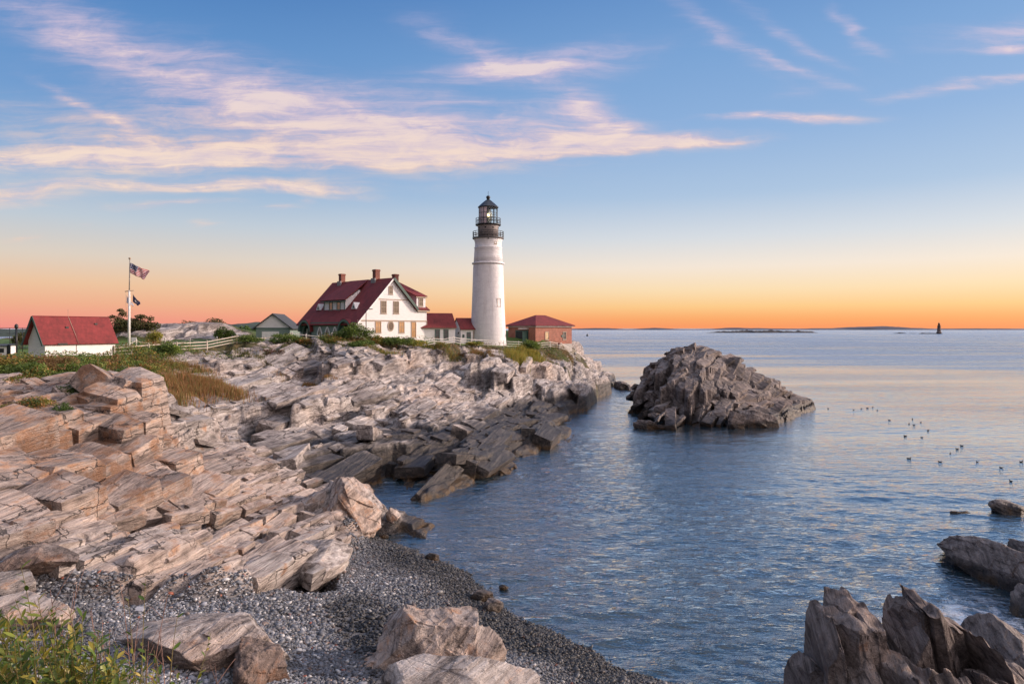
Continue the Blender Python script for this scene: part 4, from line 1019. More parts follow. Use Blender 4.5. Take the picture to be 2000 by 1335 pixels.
# the belt splits the tower in two tapers
def prof_r(z):  # radius of the masonry by height
    zb, zt = Z(515), Z(468)
    return 3.10+(2.52-3.10)*min(1, z/zb)-.06*math.sin(min(1, z/zb)*math.pi) if z < zb else 2.46+(2.20-2.46)*(z-zb)/(zt-zb)
PB().lathe([(prof_r(z)+(.25 if z < .01 else 0), z) for z in [0]+[Z(672)+i*(Z(515)-Z(672))/24 for i in range(25)]]+[(2.2, Z(515)+.02)], 72, cap=True).build('tower', M_stone, t)
PB().lathe([(2.3, Z(516)), (2.72, Z(516.2)), (2.74, Z(513.6)), (2.5, Z(512.8)), (2.3, Z(512.7))], 72).build('stone_belt', M_stone, t)
PB().lathe([(prof_r(z), z) for z in (Z(512.8), Z(500), Z(486))]+[(2.36, Z(485)), (2.36, Z(483.5)), (2.24, Z(482.8)), (2.24, Z(474)), (2.42, Z(467.5)), (2.42, Z(467))], 72).build('upper_tower', M_stone, t)
g = PB().lathe([(2.3, Z(468)), (2.62, Z(467)), (2.66, Z(464.6)), (2.5, Z(464.4)), (1.6, Z(464.3))], 48)
gal = g.build('gallery', paint('gallery_iron', (.10, .094, .095), .5), t)
M_iron = paint('grey_iron', (.055, .055, .058), .5)
def railing(parent, r, z0, h, n, rows, th=.04, mat=None):
    b = PB()
    for i in range(n):
        a = 2*math.pi*i/n; b.tube([(r*math.cos(a), r*math.sin(a), z0), (r*math.cos(a), r*math.sin(a), z0+h)], th*.7, 5)
    for q in range(rows):
        zz = z0+h*(q+1)/rows
        b.tube([(r*math.cos(2*math.pi*i/48), r*math.sin(2*math.pi*i/48), zz) for i in range(49)], th, 5)
    return b.build('railing', mat or M_iron, parent)
railing(gal, 2.58, Z(464.5), Z(453)-Z(464.5), 20, 3, .05)
PB().lathe([(1.70, Z(464.4)), (1.72, Z(446)), (1.80, Z(442)), (1.80, Z(441))], 48).build('watch_room', paint('grey_watch_room', (.25, .22, .215), .5), t)
for a_ in range(8):
    q = 2*math.pi*(a_+.3)/8; b = PB(); b.tube([(1.70*math.cos(q), 1.70*math.sin(q), Z(446)), (1.79*math.cos(q), 1.79*math.sin(q), Z(446))], .13, 10); b.build('porthole', M_black, t)
g = PB().lathe([(1.6, Z(441.2)), (2.12, Z(440.6)), (2.16, Z(438.6)), (1.5, Z(438.4))], 48).build('lantern_gallery', M_black, t)
railing(g, 2.08, Z(438.6), Z(427)-Z(438.6), 16, 2, .045)
# lantern: glazing bars, glass, lens with the lamp lit
zl0, zl1 = Z(438.5), Z(405.5); rl = 1.56
b = PB(); n_ = 16
for i in range(n_):
    a_ = 2*math.pi*i/n_; b.tube([(rl*math.cos(a_), rl*math.sin(a_), zl0), (rl*math.cos(a_), rl*math.sin(a_), zl1)], .045, 5)
for q in (0, .33, .66, 1.):
    zz = zl0+(zl1-zl0)*q; b.tube([(rl*math.cos(2*math.pi*i/n_), rl*math.sin(2*math.pi*i/n_), zz) for i in range(n_+1)], .05 if q in (0, 1.) else .035, 5)
lb = b.build('lantern_bars', M_black, t)
m_, k, p = material('lantern_glass'); p.inputs['Base Color'].default_value = (.93, .95, .95, 1); p.inputs['Transmission Weight'].default_value = 1.; p.inputs['Roughness'].default_value = .02; p.inputs['IOR'].default_value = 1.1
k.l.new(k.noise(k('TexCoord').outputs['Object'], 2, 2), p.inputs['Roughness']); k.l.remove(p.inputs['Roughness'].links[0]); M_lglass = m_
PB().lathe([(1.53, zl0+.03), (1.53, zl1-.03)], n_, smooth=False, cap=False).build('lantern_glass', M_lglass, lb)
# opaque panels on the lantern's landward side, sky reflection put into their pink
m_, k, p = material('lens_glass'); p.inputs['Base Color'].default_value = (.75, .85, .82, 1); p.inputs['Roughness'].default_value = .12; p.inputs['Metallic'].default_value = .35
zc = k('SeparateXYZ', {0: k('TexCoord').outputs['Object']}).outputs[2]; setin(k, p, 'Normal', k('Bump', {'Height': k.m('FRACT', k.m('MULTIPLY', zc, 6.)), 'Strength': .7, 'Distance': .06}).outputs[0]); M_lens = m_
cd = (Vector((0, 0))-Vector((LX, LY))).normalized()
zm = (zl0+zl1)/2
ca = math.atan2(cd.y, cd.x)-R(18); M_skypanel = paint('sky_tint_panel', (.60, .48, .51), .35)
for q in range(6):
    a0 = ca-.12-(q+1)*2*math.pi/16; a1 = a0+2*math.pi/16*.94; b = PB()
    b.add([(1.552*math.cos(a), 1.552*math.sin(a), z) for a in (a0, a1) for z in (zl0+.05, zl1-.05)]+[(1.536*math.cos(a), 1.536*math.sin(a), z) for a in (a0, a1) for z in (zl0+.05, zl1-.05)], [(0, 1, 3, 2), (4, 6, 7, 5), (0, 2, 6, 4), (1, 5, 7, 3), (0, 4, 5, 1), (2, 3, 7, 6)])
    b.build('sky_tint_panel', M_skypanel, t)
PB().lathe([(.35, zl0+.2), (.42, zl0+.5), (.62, zm-.55), (.68, zm), (.62, zm+.55), (.40, zl1-.5), (.3, zl1-.3)], 20).build('lens', M_lens, t)
m_, k, p = material('lamp_glow'); e = k('Emission', {'Color': (1., .74, .32, 1), 'Strength': 5.}); k.l.new(e.outputs[0], [n for n in k.n if n.type == 'OUTPUT_MATERIAL'][0].inputs[0]); M_glow = m_
cdl = Matrix.Rotation(-R(18), 2)@cd
PB().lathe([(.02, zm-.26), (.2, zm-.18), (.26, zm), (.2, zm+.18), (.02, zm+.26)], 14, c=(cdl.x*.70, cdl.y*.70)).build('lamp', M_glow, t)
zr = Z(405.8)
PB().lathe([(1.50, zr-.05), (1.74, zr), (1.76, zr+.10), (1.0, zr+.80), (.42, Z(391)), (.26, Z(390))], 16, smooth=False).build('lantern_roof', paint('lantern_roof', (.035, .042, .055), .4, metal=.3), t)
PB().lathe([(.22, Z(391)), (.24, Z(389)), (.34, Z(386.5)), (.36, Z(384.5)), (.22, Z(382.5)), (.05, Z(382))], 16).build('vent_ball', M_black, t)
PB().tube([(0, 0, Z(382.5)), (0, 0, Z(373.5))], .03, 6).build('lightning_rod', M_black, t)
# tower windows on the side seen from the path
def tower_window(px, py, w, h):
    z = Z(py); r_ = prof_r(z); d = (px-953.5)*px_m; az = math.asin(max(-1, min(1, d/r_)))
    fwd = Vector((cd.x, cd.y)); rot = Matrix.Rotation(az, 2)@fwd
    rot = Matrix.Rotation(-R(18), 2)@rot
    o = (rot.x*(r_-.06), rot.y*(r_-.06), z-h/2); aa = (-rot.y, rot.x)
    window(t, o, aa, (rot.x, rot.y), w, h, M_tan, M_pane, bars=1)
tower_window(974, 591, .62, 1.15)
tower_window(967.5, 476, .3, .3)
PB().lathe([(.10, 0), (.1, .5), (.14, .5), (.14, .62), (.0, .64)], 10, c=(cdl.x*2.34, cdl.y*2.34)).build('wall_lamp', M_black, t).location = (0, 0, Z(470))
# ------------------------------------------------------------------ keepers' house
HA = math.atan2(.72, .69)
C = at(698, 655, 100); HZ = 10.35
h = empty('keepers_house', (C.x, C.y, HZ), HA, 'large white gabled house with red roofs, dormers and three brick chimneys', 'house')
zB = -1.0
PB().prism([(0, zB), (12.98, zB), (12.98, 4.55), (10.86, 4.55), (6.25, 9.12), (0, 2.62)], (0, .25)).build('gable_wall', M_white, h)
PB().prism([(0, zB), (12.6, zB), (12.6, 2.8), (6.25, 9.12), (0, 2.62)], (16.3, 16.55)).build('far_gable_wall', M_white, h)
PB().box(1.7, 12.6, .26, 16.28, zB, 2.6).build('inner_wall', M_teal, h)
PB().box(12.74, 12.985, .26, 9.0, zB, 4.55).build('side_wall', M_white, h)
# porch wall with two arched openings
def archpts(c, r, zs, n=14): return [(c-r*math.cos(math.pi*i/n), zs+r*math.sin(math.pi*i/n)) for i in range(n+1)]
outl = [(.26, zB), (1.3, zB)]+archpts(2.7, 1.4, .98)+[(4.1, zB), (12.9, zB)]+archpts(14.3, 1.4, .98)+[(15.7, zB), (16.28, zB), (16.28, 2.6), (.26, 2.6)]
PB().prism(outl, (.0, .22), 'x').build('porch_wall', M_teal, h)
for c_ in (2.7, 14.3):
    b = PB(); n = 16; ro, ri, zs = 1.86, 1.56, 1.12
    for i in range(n):
        a0, a1 = math.pi*i/n, math.pi*(i+1)/n
        q = [(c_-r_*math.cos(a), zs+r_*math.sin(a)) for r_, a in ((ri, a0), (ri, a1), (ro, a1), (ro, a0))]
        b.prism(q, (-.62, 1.2), 'x')
    ho = b.build('arch_hood', M_gdoor, h)
    b = PB()
    for i in range(n):
        a0, a1 = math.pi*i/n, math.pi*(i+1)/n
        q = [(c_-r_*math.cos(a), zs+r_*math.sin(a)) for r_, a in ((ro+.004, a0), (ro+.004, a1), (ro+.1, a1), (ro+.1, a0))]
        b.prism(q, (-.6, 1.9), 'x')
    b.build('hood_roof', M_red, ho)
    for dy_ in (-1.0, 1.0): PB().box(.5, .7, c_+dy_-.1, c_+dy_+.1, zB, 1.6).build('porch_post', M_wtrim, h)
# pointed white windows between the arches
for y_ in (10.4, 8.15, 5.97):
    b = PB(); n = 8; w_ = .75; z0, zs, zt = -.15, .85, 1.95
    L = [(y_-w_, z0), (y_-w_, zs)]+[(y_-w_+w_*(i/n), zs+(zt-zs)*math.sin(math.pi/2*i/n)) for i in range(1, n)]+[(y_, zt)]
    Rr = [(2*y_-a, b_) for a, b_ in L[-2::-1]]
    out = L+Rr; inn = [(y_+(a-y_)*.66, z0+.12+(b_-z0)*.80) for a, b_ in out]
    m = len(out)
    for i in range(m-1): b.prism([out[i], out[i+1], inn[i+1], inn[i]], (-.10, -.003), 'x')
    b.box(-.12, -.003, y_-w_-.02, y_+w_+.02, z0-.06, z0+.11); b.box(-.07, -.003, y_-.03, y_+.03, z0+.1, zt-.45)
    fo = b.build('arched_window', M_wtrim, h)
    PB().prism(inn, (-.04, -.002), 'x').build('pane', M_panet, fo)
PB().box(-.30, -.02, .3, 16.3, 2.36, 2.6).build('porch_fascia', M_gdoor, h)
# main roof
th = .20
b = PB()
b.slab([(-.5, -.4, 2.22), (6.25, -.4, 9.40), (6.25, 17., 9.40), (-.5, 17., 2.22)], th)
b.slab([(6.25, -.4, 9.403), (10.62, -.4, 5.03), (10.62, 17., 5.03), (6.25, 17., 9.403)], th)
roof = b.build('roof', M_red, h)
def chim(x, y, z0, z1, w):
    b = PB().box(x-w/2, x+w/2, y-w/2, y+w/2, z0, z1-.28).box(x-w/2-.07, x+w/2+.07, y-w/2-.07, y+w/2+.07, z1-.28, z1-.1).box(x-w/2-.02, x+w/2+.02, y-w/2-.02, y+w/2+.02, z1-.098, z1)
    c = b.build('chimney', M_chim, roof)
    f = PB(); f.box(x-w/2-.25, x-w/2-.003, y-w/2-.1, y+w/2+.1, z0+.2, z0+.95); f.build('flashing', M_grey, c)
chim(6.25, 14., 8.55, 10.75, .78); chim(6.25, 4.2, 8.55, 10.9, .82); chim(10.15, 4.5, 8.2, 10.4, .76)
# rakes
b = PB(); b.bar((6.25, -.46, 9.30), (10.72, -.46, 4.80), .12, .42); b.bar((10.6, -.46, 4.75), (11.0, -.46, 4.62), .12, .3); b.build('rake_board', M_green, h)
b = PB(); b.bar((-.5, -.44, 2.06), (6.2, -.44, 9.20), .07, .20); b.build('rake_board', M_wtrim, h)
# right wing
b = PB()
b.slab([(10.66, -.36, 4.62), (13.38, -.36, 4.62), (10.5, 4.5, 9.18), (6.2, 4.5, 9.18)], .16)
b.slab([(13.38, -.36, 4.622), (13.38, 9.36, 4.622), (10.5, 4.5, 9.182)], .16)
b.slab([(13.38, 9.36, 4.624), (9.5, 9.36, 4.624), (6.2, 4.5, 9.184), (10.5, 4.5, 9.184)], .16)
b.build('wing_roof', M_red, h)
PB().box(10.9, 13.36, -.34, -.06, 4.30, 4.50).build('wing_fascia', M_tan, h)
d = empty('dormer', (0, 0, 0)); d.parent = h; bpy.data.objects.remove(d)
dw = PB().prism([(.02, 4.85), (.02, 6.76), (3.2, 7.9), (3.2, 6.)], (10.95, 12.75), 'x').build('dormer', M_white, h)
PB().slab([(10.7, -.2, 6.80), (13.0, -.2, 6.80), (10.6, 4.5, 9.27), (8.6, 4.5, 9.27)], .12).build('dormer_roof', M_red, dw)
PB().box(10.72, 12.98, -.17, -.02, 6.5, 6.66).build('dormer_fascia', M_tan, dw)
def win_on(par, *a, **kw): return window(par, *a, **kw)
fr = (1, 0); nf = (0, -1)
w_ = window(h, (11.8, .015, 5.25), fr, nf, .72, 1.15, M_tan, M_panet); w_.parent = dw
# left dormer in the porch roof
dl = PB().prism([(1.72, 4.2), (1.72, 6.02), (4.4, 7.7), (4.4, 5.)], (5.9, 12.1)).build('dormer', M_white, h)
PB().slab([(1.30, 5.35, 6.10), (6.24, 6.3, 9.44), (6.24, 11.7, 9.44), (1.30, 12.65, 6.10)], .13).build('dormer_roof', M_red, dl)
PB().box(1.34, 1.62, 5.45, 12.55, 5.78, 5.94).build('dormer_fascia', M_green, dl)
al, nl = (0, -1), (-1, 0)
for y_ in (10.0, 7.75): window(dl, (1.715, y_, 4.62), al, nl, .85, 1.05, M_gdoor, M_pane, bars=0)
for y_ in (6.0, 11.98): PB().box(1.66, 1.715, y_-.09, y_+.09, 4.3, 5.78).build('corner_board', M_gdoor, dl)
for y_ in (13.6, 3.4):
    v_ = PB().prism([(y_-.62, 4.62), (y_+.62, 4.62), (y_, 5.62)], (1.55, 3.0), 'x').build('roof_vent', M_wtrim, h)
    PB().prism([(y_-.3, 4.74), (y_+.3, 4.74), (y_, 5.25)], (1.53, 1.549), 'x').build('louvre', M_green, v_)
# gable front
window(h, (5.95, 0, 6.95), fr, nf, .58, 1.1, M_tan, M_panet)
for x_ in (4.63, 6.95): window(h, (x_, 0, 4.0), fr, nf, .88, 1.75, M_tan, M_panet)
for x_ in (3.65, 8.0): window(h, (x_, 0, 1.05), fr, nf, .90, 1.6, M_tan, M_panesky)
window(h, (10.34, 0, .3), fr, nf, .80, 2.3, M_tan, M_panesky, bars=0)
b = PB(); n = 20
for i in range(n):
    a0, a1 = 2*math.pi*i/n, 2*math.pi*(i+1)/n
    b.prism([(5.95+.44*math.cos(a0), 2.0+.62*math.sin(a0)), (5.95+.44*math.cos(a1), 2.0+.62*math.sin(a1)), (5.95+.60*math.cos(a1), 2.0+.80*math.sin(a1)), (5.95+.60*math.cos(a0), 2.0+.80*math.sin(a0))], (-.07, -.003))
rw = b.build('round_window', M_tan, h)
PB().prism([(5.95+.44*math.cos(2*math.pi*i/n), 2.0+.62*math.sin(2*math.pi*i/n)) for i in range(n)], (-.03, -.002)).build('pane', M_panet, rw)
b = PB(); b.box(-.05, 13.03, -.075, -.003, 2.72, 2.90); b.box(3.05, 9.5, -.075, -.003, 6.0, 6.12); b.box(-.04, .10, -.05, -.003, zB, 2.3); b.box(12.9, 13.04, -.05, -.003, zB, 2.7); b.build('trim_band', M_tan, h)
# ------------------------------------------------------------------ covered way to the tower
AA = math.atan2(.38, .92)
def annex(px, Y, length, z0, ze, zr_, depth, right_of_corner, lab, name='annex'):
    c = at(px, 641, Y); o = empty(name, (c.x, c.y, z0), AA, lab, 'annex')
    x0, x1 = (0, length) if right_of_corner else (-length, 0)
    e_, r_ = ze-z0, zr_-z0
    PB().prism([(0, -1.2), (depth, -1.2), (depth, e_), (depth/2, r_-.12), (0, e_)], (x0, x1), 'x').build('wall', M_white, o)
    b = PB(); b.slab([(x0-.15, -.35, e_-.18), (x1+.2, -.35, e_-.18), (x1+.2, depth/2, r_), (x0-.15, depth/2, r_)], .14)
    b.slab([(x0-.15, depth+.35, e_-.18), (x1+.2, depth+.35, e_-.18), (x1+.2, depth/2, r_+.003), (x0-.15, depth/2, r_+.003)], .14); ro = b.build('roof', M_red, o)
    PB().box(x0-.1, x1+.15, -.28, -.02, e_-.22-.12, e_-.22).build('fascia', M_tan, o)
    return o
a1 = annex(889, 111, 6.0, 9.5, 12.30, 14.5, 4.4, False, 'low white annex with red roof joined to the right side of the keepers house')
for x_ in (-3.0, -1.55): window(a1, (x_, 0, .75), fr, nf, .66, 1.5, M_gdoor, M_pane, bars=0)
a2 = annex(900, 112.2, 4.6, 9.35, 12.05, 13.75, 4.2, True, 'smaller white annex with red roof and green door, against the foot of the lighthouse')
d_ = PB().box(.95, 1.75, -.05, -.003, .15, 2.05).build('door', M_gdoor, a2)
PB().box(1.05, 1.65, -.062, -.053, 1.2, 1.9).build('pane', M_pane, d_)
PB().box(.83, .949, -.07, -.003, .1, 2.15).box(1.751, 1.87, -.07, -.003, .1, 2.15).box(.83, 1.87, -.07, -.003, 2.152, 2.26).build('door_frame', M_wtrim, a2)
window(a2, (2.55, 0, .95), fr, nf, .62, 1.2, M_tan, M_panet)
PB().box(.28, .62, -.06, -.003, 1.15, 1.65).build('notice_board', M_green, a2)
PB().tube([(-.02, 1.0, 1.9), (-.16, 1.0, 1.9)], .16, 10).build('vent_pipe', M_black, a2)
# ------------------------------------------------------------------ brick building
BA = math.atan2(.71, .70)
c = at(1046, 641, 116); bz = 9.15
o = empty('brick_building', (c.x, c.y, bz), BA, 'low red brick building with hipped red roof, right of the lighthouse', 'building')
W_, D_ = 9.7, 6.6; ez = 12.55-bz
PB().box(0, W_, 0, D_, -1.3, .12).build('base', M_conc, o)
PB().box(.03, W_-.03, .03, D_-.03, .121, ez).build('wall', M_brick, o)
b = PB(); e_ = .42; rz_ = 14.35-bz; r0, r1_ = 3.6, W_-3.6
b.slab([(-e_, -e_, ez-.02), (W_+e_, -e_, ez-.02), (r1_, D_/2, rz_), (r0, D_/2, rz_)], .14)
b.slab([(W_+e_, D_+e_, ez-.018), (-e_, D_+e_, ez-.018), (r0, D_/2, rz_+.002), (r1_, D_/2, rz_+.002)], .14)
b.slab([(-e_, D_+e_, ez-.016), (-e_, -e_, ez-.016), (r0, D_/2, rz_+.004)], .14)
b.slab([(W_+e_, -e_, ez-.014), (W_+e_, D_+e_, ez-.014), (r1_, D_/2, rz_+.006)], .14)
b.build('roof', M_red, o)
PB().box(-.25, W_+.25, -.28, -.004, ez-.30, ez-.16).box(-.28, -.004, -.003, D_+.25, ez-.30, ez-.16).build('eave_board', M_conc, o)
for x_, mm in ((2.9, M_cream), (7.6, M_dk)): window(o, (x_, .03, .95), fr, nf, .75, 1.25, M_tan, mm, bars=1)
PB().box(6.75, 7.25, -.06, .025, 1.3, 1.7).build('shutter', M_green, o)
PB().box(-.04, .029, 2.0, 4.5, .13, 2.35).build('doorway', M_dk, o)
PB().box(-1.15, -.045, 1.9, 1.98, .15, 2.3).build('door', M_gdoor, o)
PB().box(-.10, .028, 1.7, 1.9, .13, 2.55).box(-.10, .028, 4.5, 4.7, .13, 2.55).box(-.10, .028, 1.9, 4.5, 2.352, 2.55).build('door_frame', M_green, o)
PB().box(-.5, .028, 1.6, 3.6, 2.75, 2.88).build('door_hood', M_wtrim, o)
# ------------------------------------------------------------------ shed on the left
c = at(88, 641, 72)
o = empty('shed', (c.x, c.y, 9.1), R(65), 'small white shed with a steep red shingle roof, on the lawn at the far left', 'shed')
L_, D_ = 7.8, 2.9; e_, r_ = 1.68, 4.25
PB().prism([(0, -1.5), (D_, -1.5), (D_, e_), (D_/2, r_-.2), (0, e_)], (0, L_), 'x').build('wall', M_white, o)
b = PB(); b.slab([(-.45, -.35, e_-.50), (L_+.2, -.35, e_-.50), (L_+.2, D_/2, r_), (-.45, D_/2, r_)], .1)
b.slab([(-.45, D_+.35, e_-.50), (L_+.2, D_+.35, e_-.50), (L_+.2, D_/2, r_+.003), (-.45, D_/2, r_+.003)], .1)
ro = b.build('roof', shingle('shed_roof', (.185, .022, .023)), o)
b = PB(); b.bar((-.50, -.37, e_-.6), (-.50, D_/2, r_-.1), .06, .22); b.bar((-.50, D_+.37, e_-.6), (-.50, D_/2, r_-.1), .06, .22); b.build('rake_board', M_green, o)
b = PB(); b.tube([(3.3, D_/2, r_+.75), (3.3, D_/2, r_+.02), (3.3, .3, 2.45), (3.3, -.4, e_-.40), (3.3, -.04, e_-.6), (3.3, -.04, -.5)], .022, 6); b.build('lightning_cable', M_tan, ro)
for x_, y_ in ((2.7, .75), (6.1, 1.0)): PB().box(x_-.16, x_+.16, y_-.14, y_+.02, 3.2+(y_-.75)*1.6-.30, 3.2+(y_-.75)*1.6-.10).build('roof_vent', M_dk, ro)
PB().box(1.1, 2.1, -.43, -.352, e_-.50, e_-.36).build('gutter', M_dk, ro)
# ------------------------------------------------------------------ small gabled house behind the lawn
c = at(500, 641, 118)
o = empty('garage', (c.x, c.y, 10.0), R(4), 'small gabled outbuilding with white gable over green walls, behind the lawn fence', 'outbuilding')
PB().prism([(-.3, 2.12), (6.05, 2.12), (2.87, 4.35)], (0, .22)).build('gable_wall', M_white, o)
PB().box(.0, 5.75, .02, 7., -1.5, 2.118).build('wall', M_teal, o)
b = PB(); b.slab([(-.6, -.4, 1.93), (2.87, -.4, 4.6), (2.87, 7.4, 4.6), (-.6, 7.4, 1.93)], .16); b.slab([(6.34, -.4, 1.93), (2.87, -.4, 4.603), (2.87, 7.4, 4.603), (6.34, 7.4, 1.93)], .16); b.build('roof', M_slate, o)
PB().box(-.02, 5.77, -.06, .018, 1.95, 2.115).build('trim_band', M_gdoor, o)
PB().box(1.0, 3.9, -.04, .019, -.8, 1.45).build('garage_door', M_wtrim, o)
# ------------------------------------------------------------------ flagpole and flags
fp = at(252, 678, 90); FX, FY = fp.x, fp.y; fz = g1(FX, FY)-.1
fh = lambda py: CZ-(py-HY)/F*FY-fz
o = empty('flagpole', (FX, FY, fz), 0, 'tall white flagpole with a yardarm standing on the lawn', 'flagpole')
PB().tube([(0, 0, 0), (.04, 0, fh(567))], .18, 10, .11).build('mast', M_wtrim, o)
PB().tube([(.04, 0, fh(569)), (.10, 0, fh(507))], .075, 8, .05).build('topmast', paint('grey_topmast', (.30, .28, .27), .5), o)
PB().lathe([(.02, 0), (.12, .06), (.16, .16), (.12, .27), (.02, .32)], 12, c=(.10, 0)).build('ball', M_tan, o, (0, 0, fh(507)))
PB().tube([(-.52, 0, fh(569)), (.62, 0, fh(567))], .055, 6).build('yardarm', M_tan, o)
b = PB()
for x_, z_ in ((-.45, fh(598)), (.55, fh(592))): b.tube([(x_, .0, fh(568)), (x_*.9, .0, z_), (.1*x_, .05, 1.2)], .012, 4)
b.build('halyard', M_wood, o)
def flag(name, corners, nx, ny, mat, lab, wav=.12, seed=0):
    """cloth between four corners (hoist top, hoist bottom, fly bottom, fly top), rippled, real thickness"""
    a, b_, c_, d_ = [Vector(q) for q in corners]; V = []; UV = []
    for j in range(ny+1):
        for i in range(nx+1):
            u, v = i/nx, j/ny
            p = a*(1-u)*(1-v)+b_*(1-u)*v+c_*u*v+d_*u*(1-v)
            r_ = wav*u**.7*math.sin(u*9+v*2.2+seed)+wav*.4*math.sin(u*17-v*3+seed)
            p = p+Vector((.25*r_, r_*1.6, -.22*u*(1-u)*(a-d_).length*.35+.15*r_)); V.append(p); UV.append((u, v))
    n = nx+1; fs = [(j*n+i, j*n+i+1, (j+1)*n+i+1, (j+1)*n+i) for j in range(ny) for i in range(nx)]
    me = bpy.data.meshes.new(name); me.from_pydata(V, [], fs)
    uvl = me.uv_layers.new(name='cloth')
    for lp in me.loops: uvl.data[lp.index].uv = UV[lp.vertex_index]
    for q in me.polygons: q.use_smooth = True
    me.materials.append(mat); ob = bpy.data.objects.new(name, me); link(ob)
    s_ = ob.modifiers.new('thickness', 'SOLIDIFY'); s_.thickness = .012
    return tag(ob, lab, 'flag')
m_, k, p = material('striped_flag')
uv = k('UVMap', uv_map='cloth').outputs[0]; su = k('SeparateXYZ', {0: uv}); u_, v_ = su.outputs[0], su.outputs[1]
st = k.m('MODULO', k.m('FLOOR', k.m('MULTIPLY', v_, 13.)), 2.)
cl = k.mix(k.m('GREATER_THAN', st, .5), (.33, .012, .030), (.52, .48, .50))
can = k.m('MULTIPLY', k.m('LESS_THAN', u_, .42), k.m('LESS_THAN', v_, 7/13))
gu, gv = k.m('MULTIPLY', u_, 11/.40*.5*2/2), k.m('MULTIPLY', v_, 9*13/7*.5*2/2)
fu = k.m('SUBTRACT', k.m('FRACT', gu), .5); fv = k.m('SUBTRACT', k.m('FRACT', gv), .5)
dd = k.m('SQRT', k.m('ADD', k.m('MULTIPLY', fu, fu), k.m('MULTIPLY', fv, fv)))
cc_ = k.mix(k.m('LESS_THAN', dd, .22), (.012, .020, .085), (.5, .5, .52))
cl = k.mix(can, cl, cc_); setin(k, p, 'Base Color', cl); p.inputs['Roughness'].default_value = .8
def fpt(px, py, dy=0): q = at(px, py, FY+dy); return (q.x, q.y, q.z)
flag('flag', [fpt(254.6, 513), fpt(254.6, 532.5), fpt(283, 546, .6), fpt(292.5, 529.5, .9)], 26, 14, m_, 'red and white striped flag with starred blue corner at the flagpole top')
m_, k, p = material('blue_flag'); uv = k('UVMap', uv_map='cloth').outputs[0]
dd = k('VectorMath', {0: k.mapping(uv, loc=(-.5, -.5, 0)), 1: (0, 0, 0)}, operation='DISTANCE').outputs['Value']
setin(k, p, 'Base Color', k.mix(k.m('MULTIPLY', k.step(dd, .20, .16), k.step(k.noise(uv, 9, 3), .42, .55)), (.018, .022, .075), (.45, .42, .40))); p.inputs['Roughness'].default_value = .8
flag('flag', [fpt(259, 574), fpt(260, 589), fpt(270, 597, .2), fpt(275.5, 593, .3)], 14, 10, m_, 'small dark blue flag with pale emblem, hanging from the yardarm', .06, 1)
flag('flag', [fpt(247, 576), fpt(247.3, 591), fpt(257, 595, .3), fpt(264, 599, .4)], 14, 10, paint('white_flag', (.55, .52, .58), .8, .25, 4.), 'small pale flag hanging limp from the left end of the yardarm', .06, 2)
# ------------------------------------------------------------------ fences
def fence(name, lab, pts, hgt, rails, pm, rm, pw_=.13, rw_=.10, cat='fence'):
    P3 = [((px-1000)/F*Y, Y) for px, Y in pts]
    z0 = [g1(x, y) for x, y in P3]
    o = empty(name, (P3[0][0], P3[0][1], z0[0]), 0, lab, cat); ox, oy, oz = o.location
    for (x, y), z in zip(P3, z0):
        b = PB().box(-pw_/2, pw_/2, -pw_/2, pw_/2, -.5, hgt).lathe([(pw_*.62, hgt+.001), (pw_*.55, hgt+.05), (.01, hgt+.08)], 8)
        b.build('post', pm, o, (x-ox, y-oy, z-oz))
    for i in range(len(P3)-1):
        for q in rails:
            a = Vector((P3[i][0]-ox, P3[i][1]-oy-.08, z0[i]-oz+hgt*q)); c_ = Vector((P3[i+1][0]-ox, P3[i+1][1]-oy-.08, z0[i+1]-oz+hgt*q))
            PB().bar(a, c_, .05, rw_).build('rail', rm, o)
    return o
fence('rail_fence', 'weathered pale wooden rail fence along the edge of the lawn', [(222, 67), (256, 70), (290, 73), (345, 77), (404, 81.5), (463, 86), (516, 89.6), (566, 92.6)], 1.0, (.86, .50, .16), M_wood, M_wood, .17)
fence('rail_fence', 'bright white two rail fence in front of the arched porch', [(570, 93.2), (598, 93.8), (622, 94.4), (648, 94.9), (670, 95.4)], 1.05, (.9, .5), M_wfence, M_wfence, .13, .09)
fence('rail_fence', 'long thin white rail fence on the cliff edge below the lighthouse', [(690, 96), (712, 96.6), (733, 97.2), (753, 97.8), (793, 99), (830, 100.6), (848, 101.7), (866, 102.8), (886, 104), (899, 105), (928, 106.8), (953, 108.3), (984, 110), (1013, 111.8), (1045, 113.6), (1075, 116.2), (1096, 119.2), (1113, 121.6), (1133, 123.6)], 1.1, (.92, .60, .28), M_wfence, M_wfence, .10, .07)
# rope between white posts
pts = [(205, 86), (266, 93), (322, 97), (371, 100), (424, 103)]
P3 = [((px-1000)/F*Y, Y) for px, Y in pts]
o = empty('rope_fence', (P3[0][0], P3[0][1], g1(*P3[0])), 0, 'low white posts linked by a sagging rope behind the flagpole', 'fence'); ox, oy, oz = o.location
for x, y in P3: PB().lathe([(.11, -.3), (.11, .95), (.13, .98), (.10, 1.05), (.02, 1.08)], 10).build('post', M_wfence, o, (x-ox, y-oy, g1(x, y)-oz))
for (x0, y0), (x1, y1) in zip(P3, P3[1:]):
    za, zb_ = g1(x0, y0)-oz+.85, g1(x1, y1)-oz+.85
    PB().tube([(x0-ox+(x1-x0)*q/10, y0-oy+(y1-y0)*q/10, za+(zb_-za)*q/10-1.8*(q/10)*(1-q/10)) for q in range(11)], .045, 6).build('rope', M_wood, o)
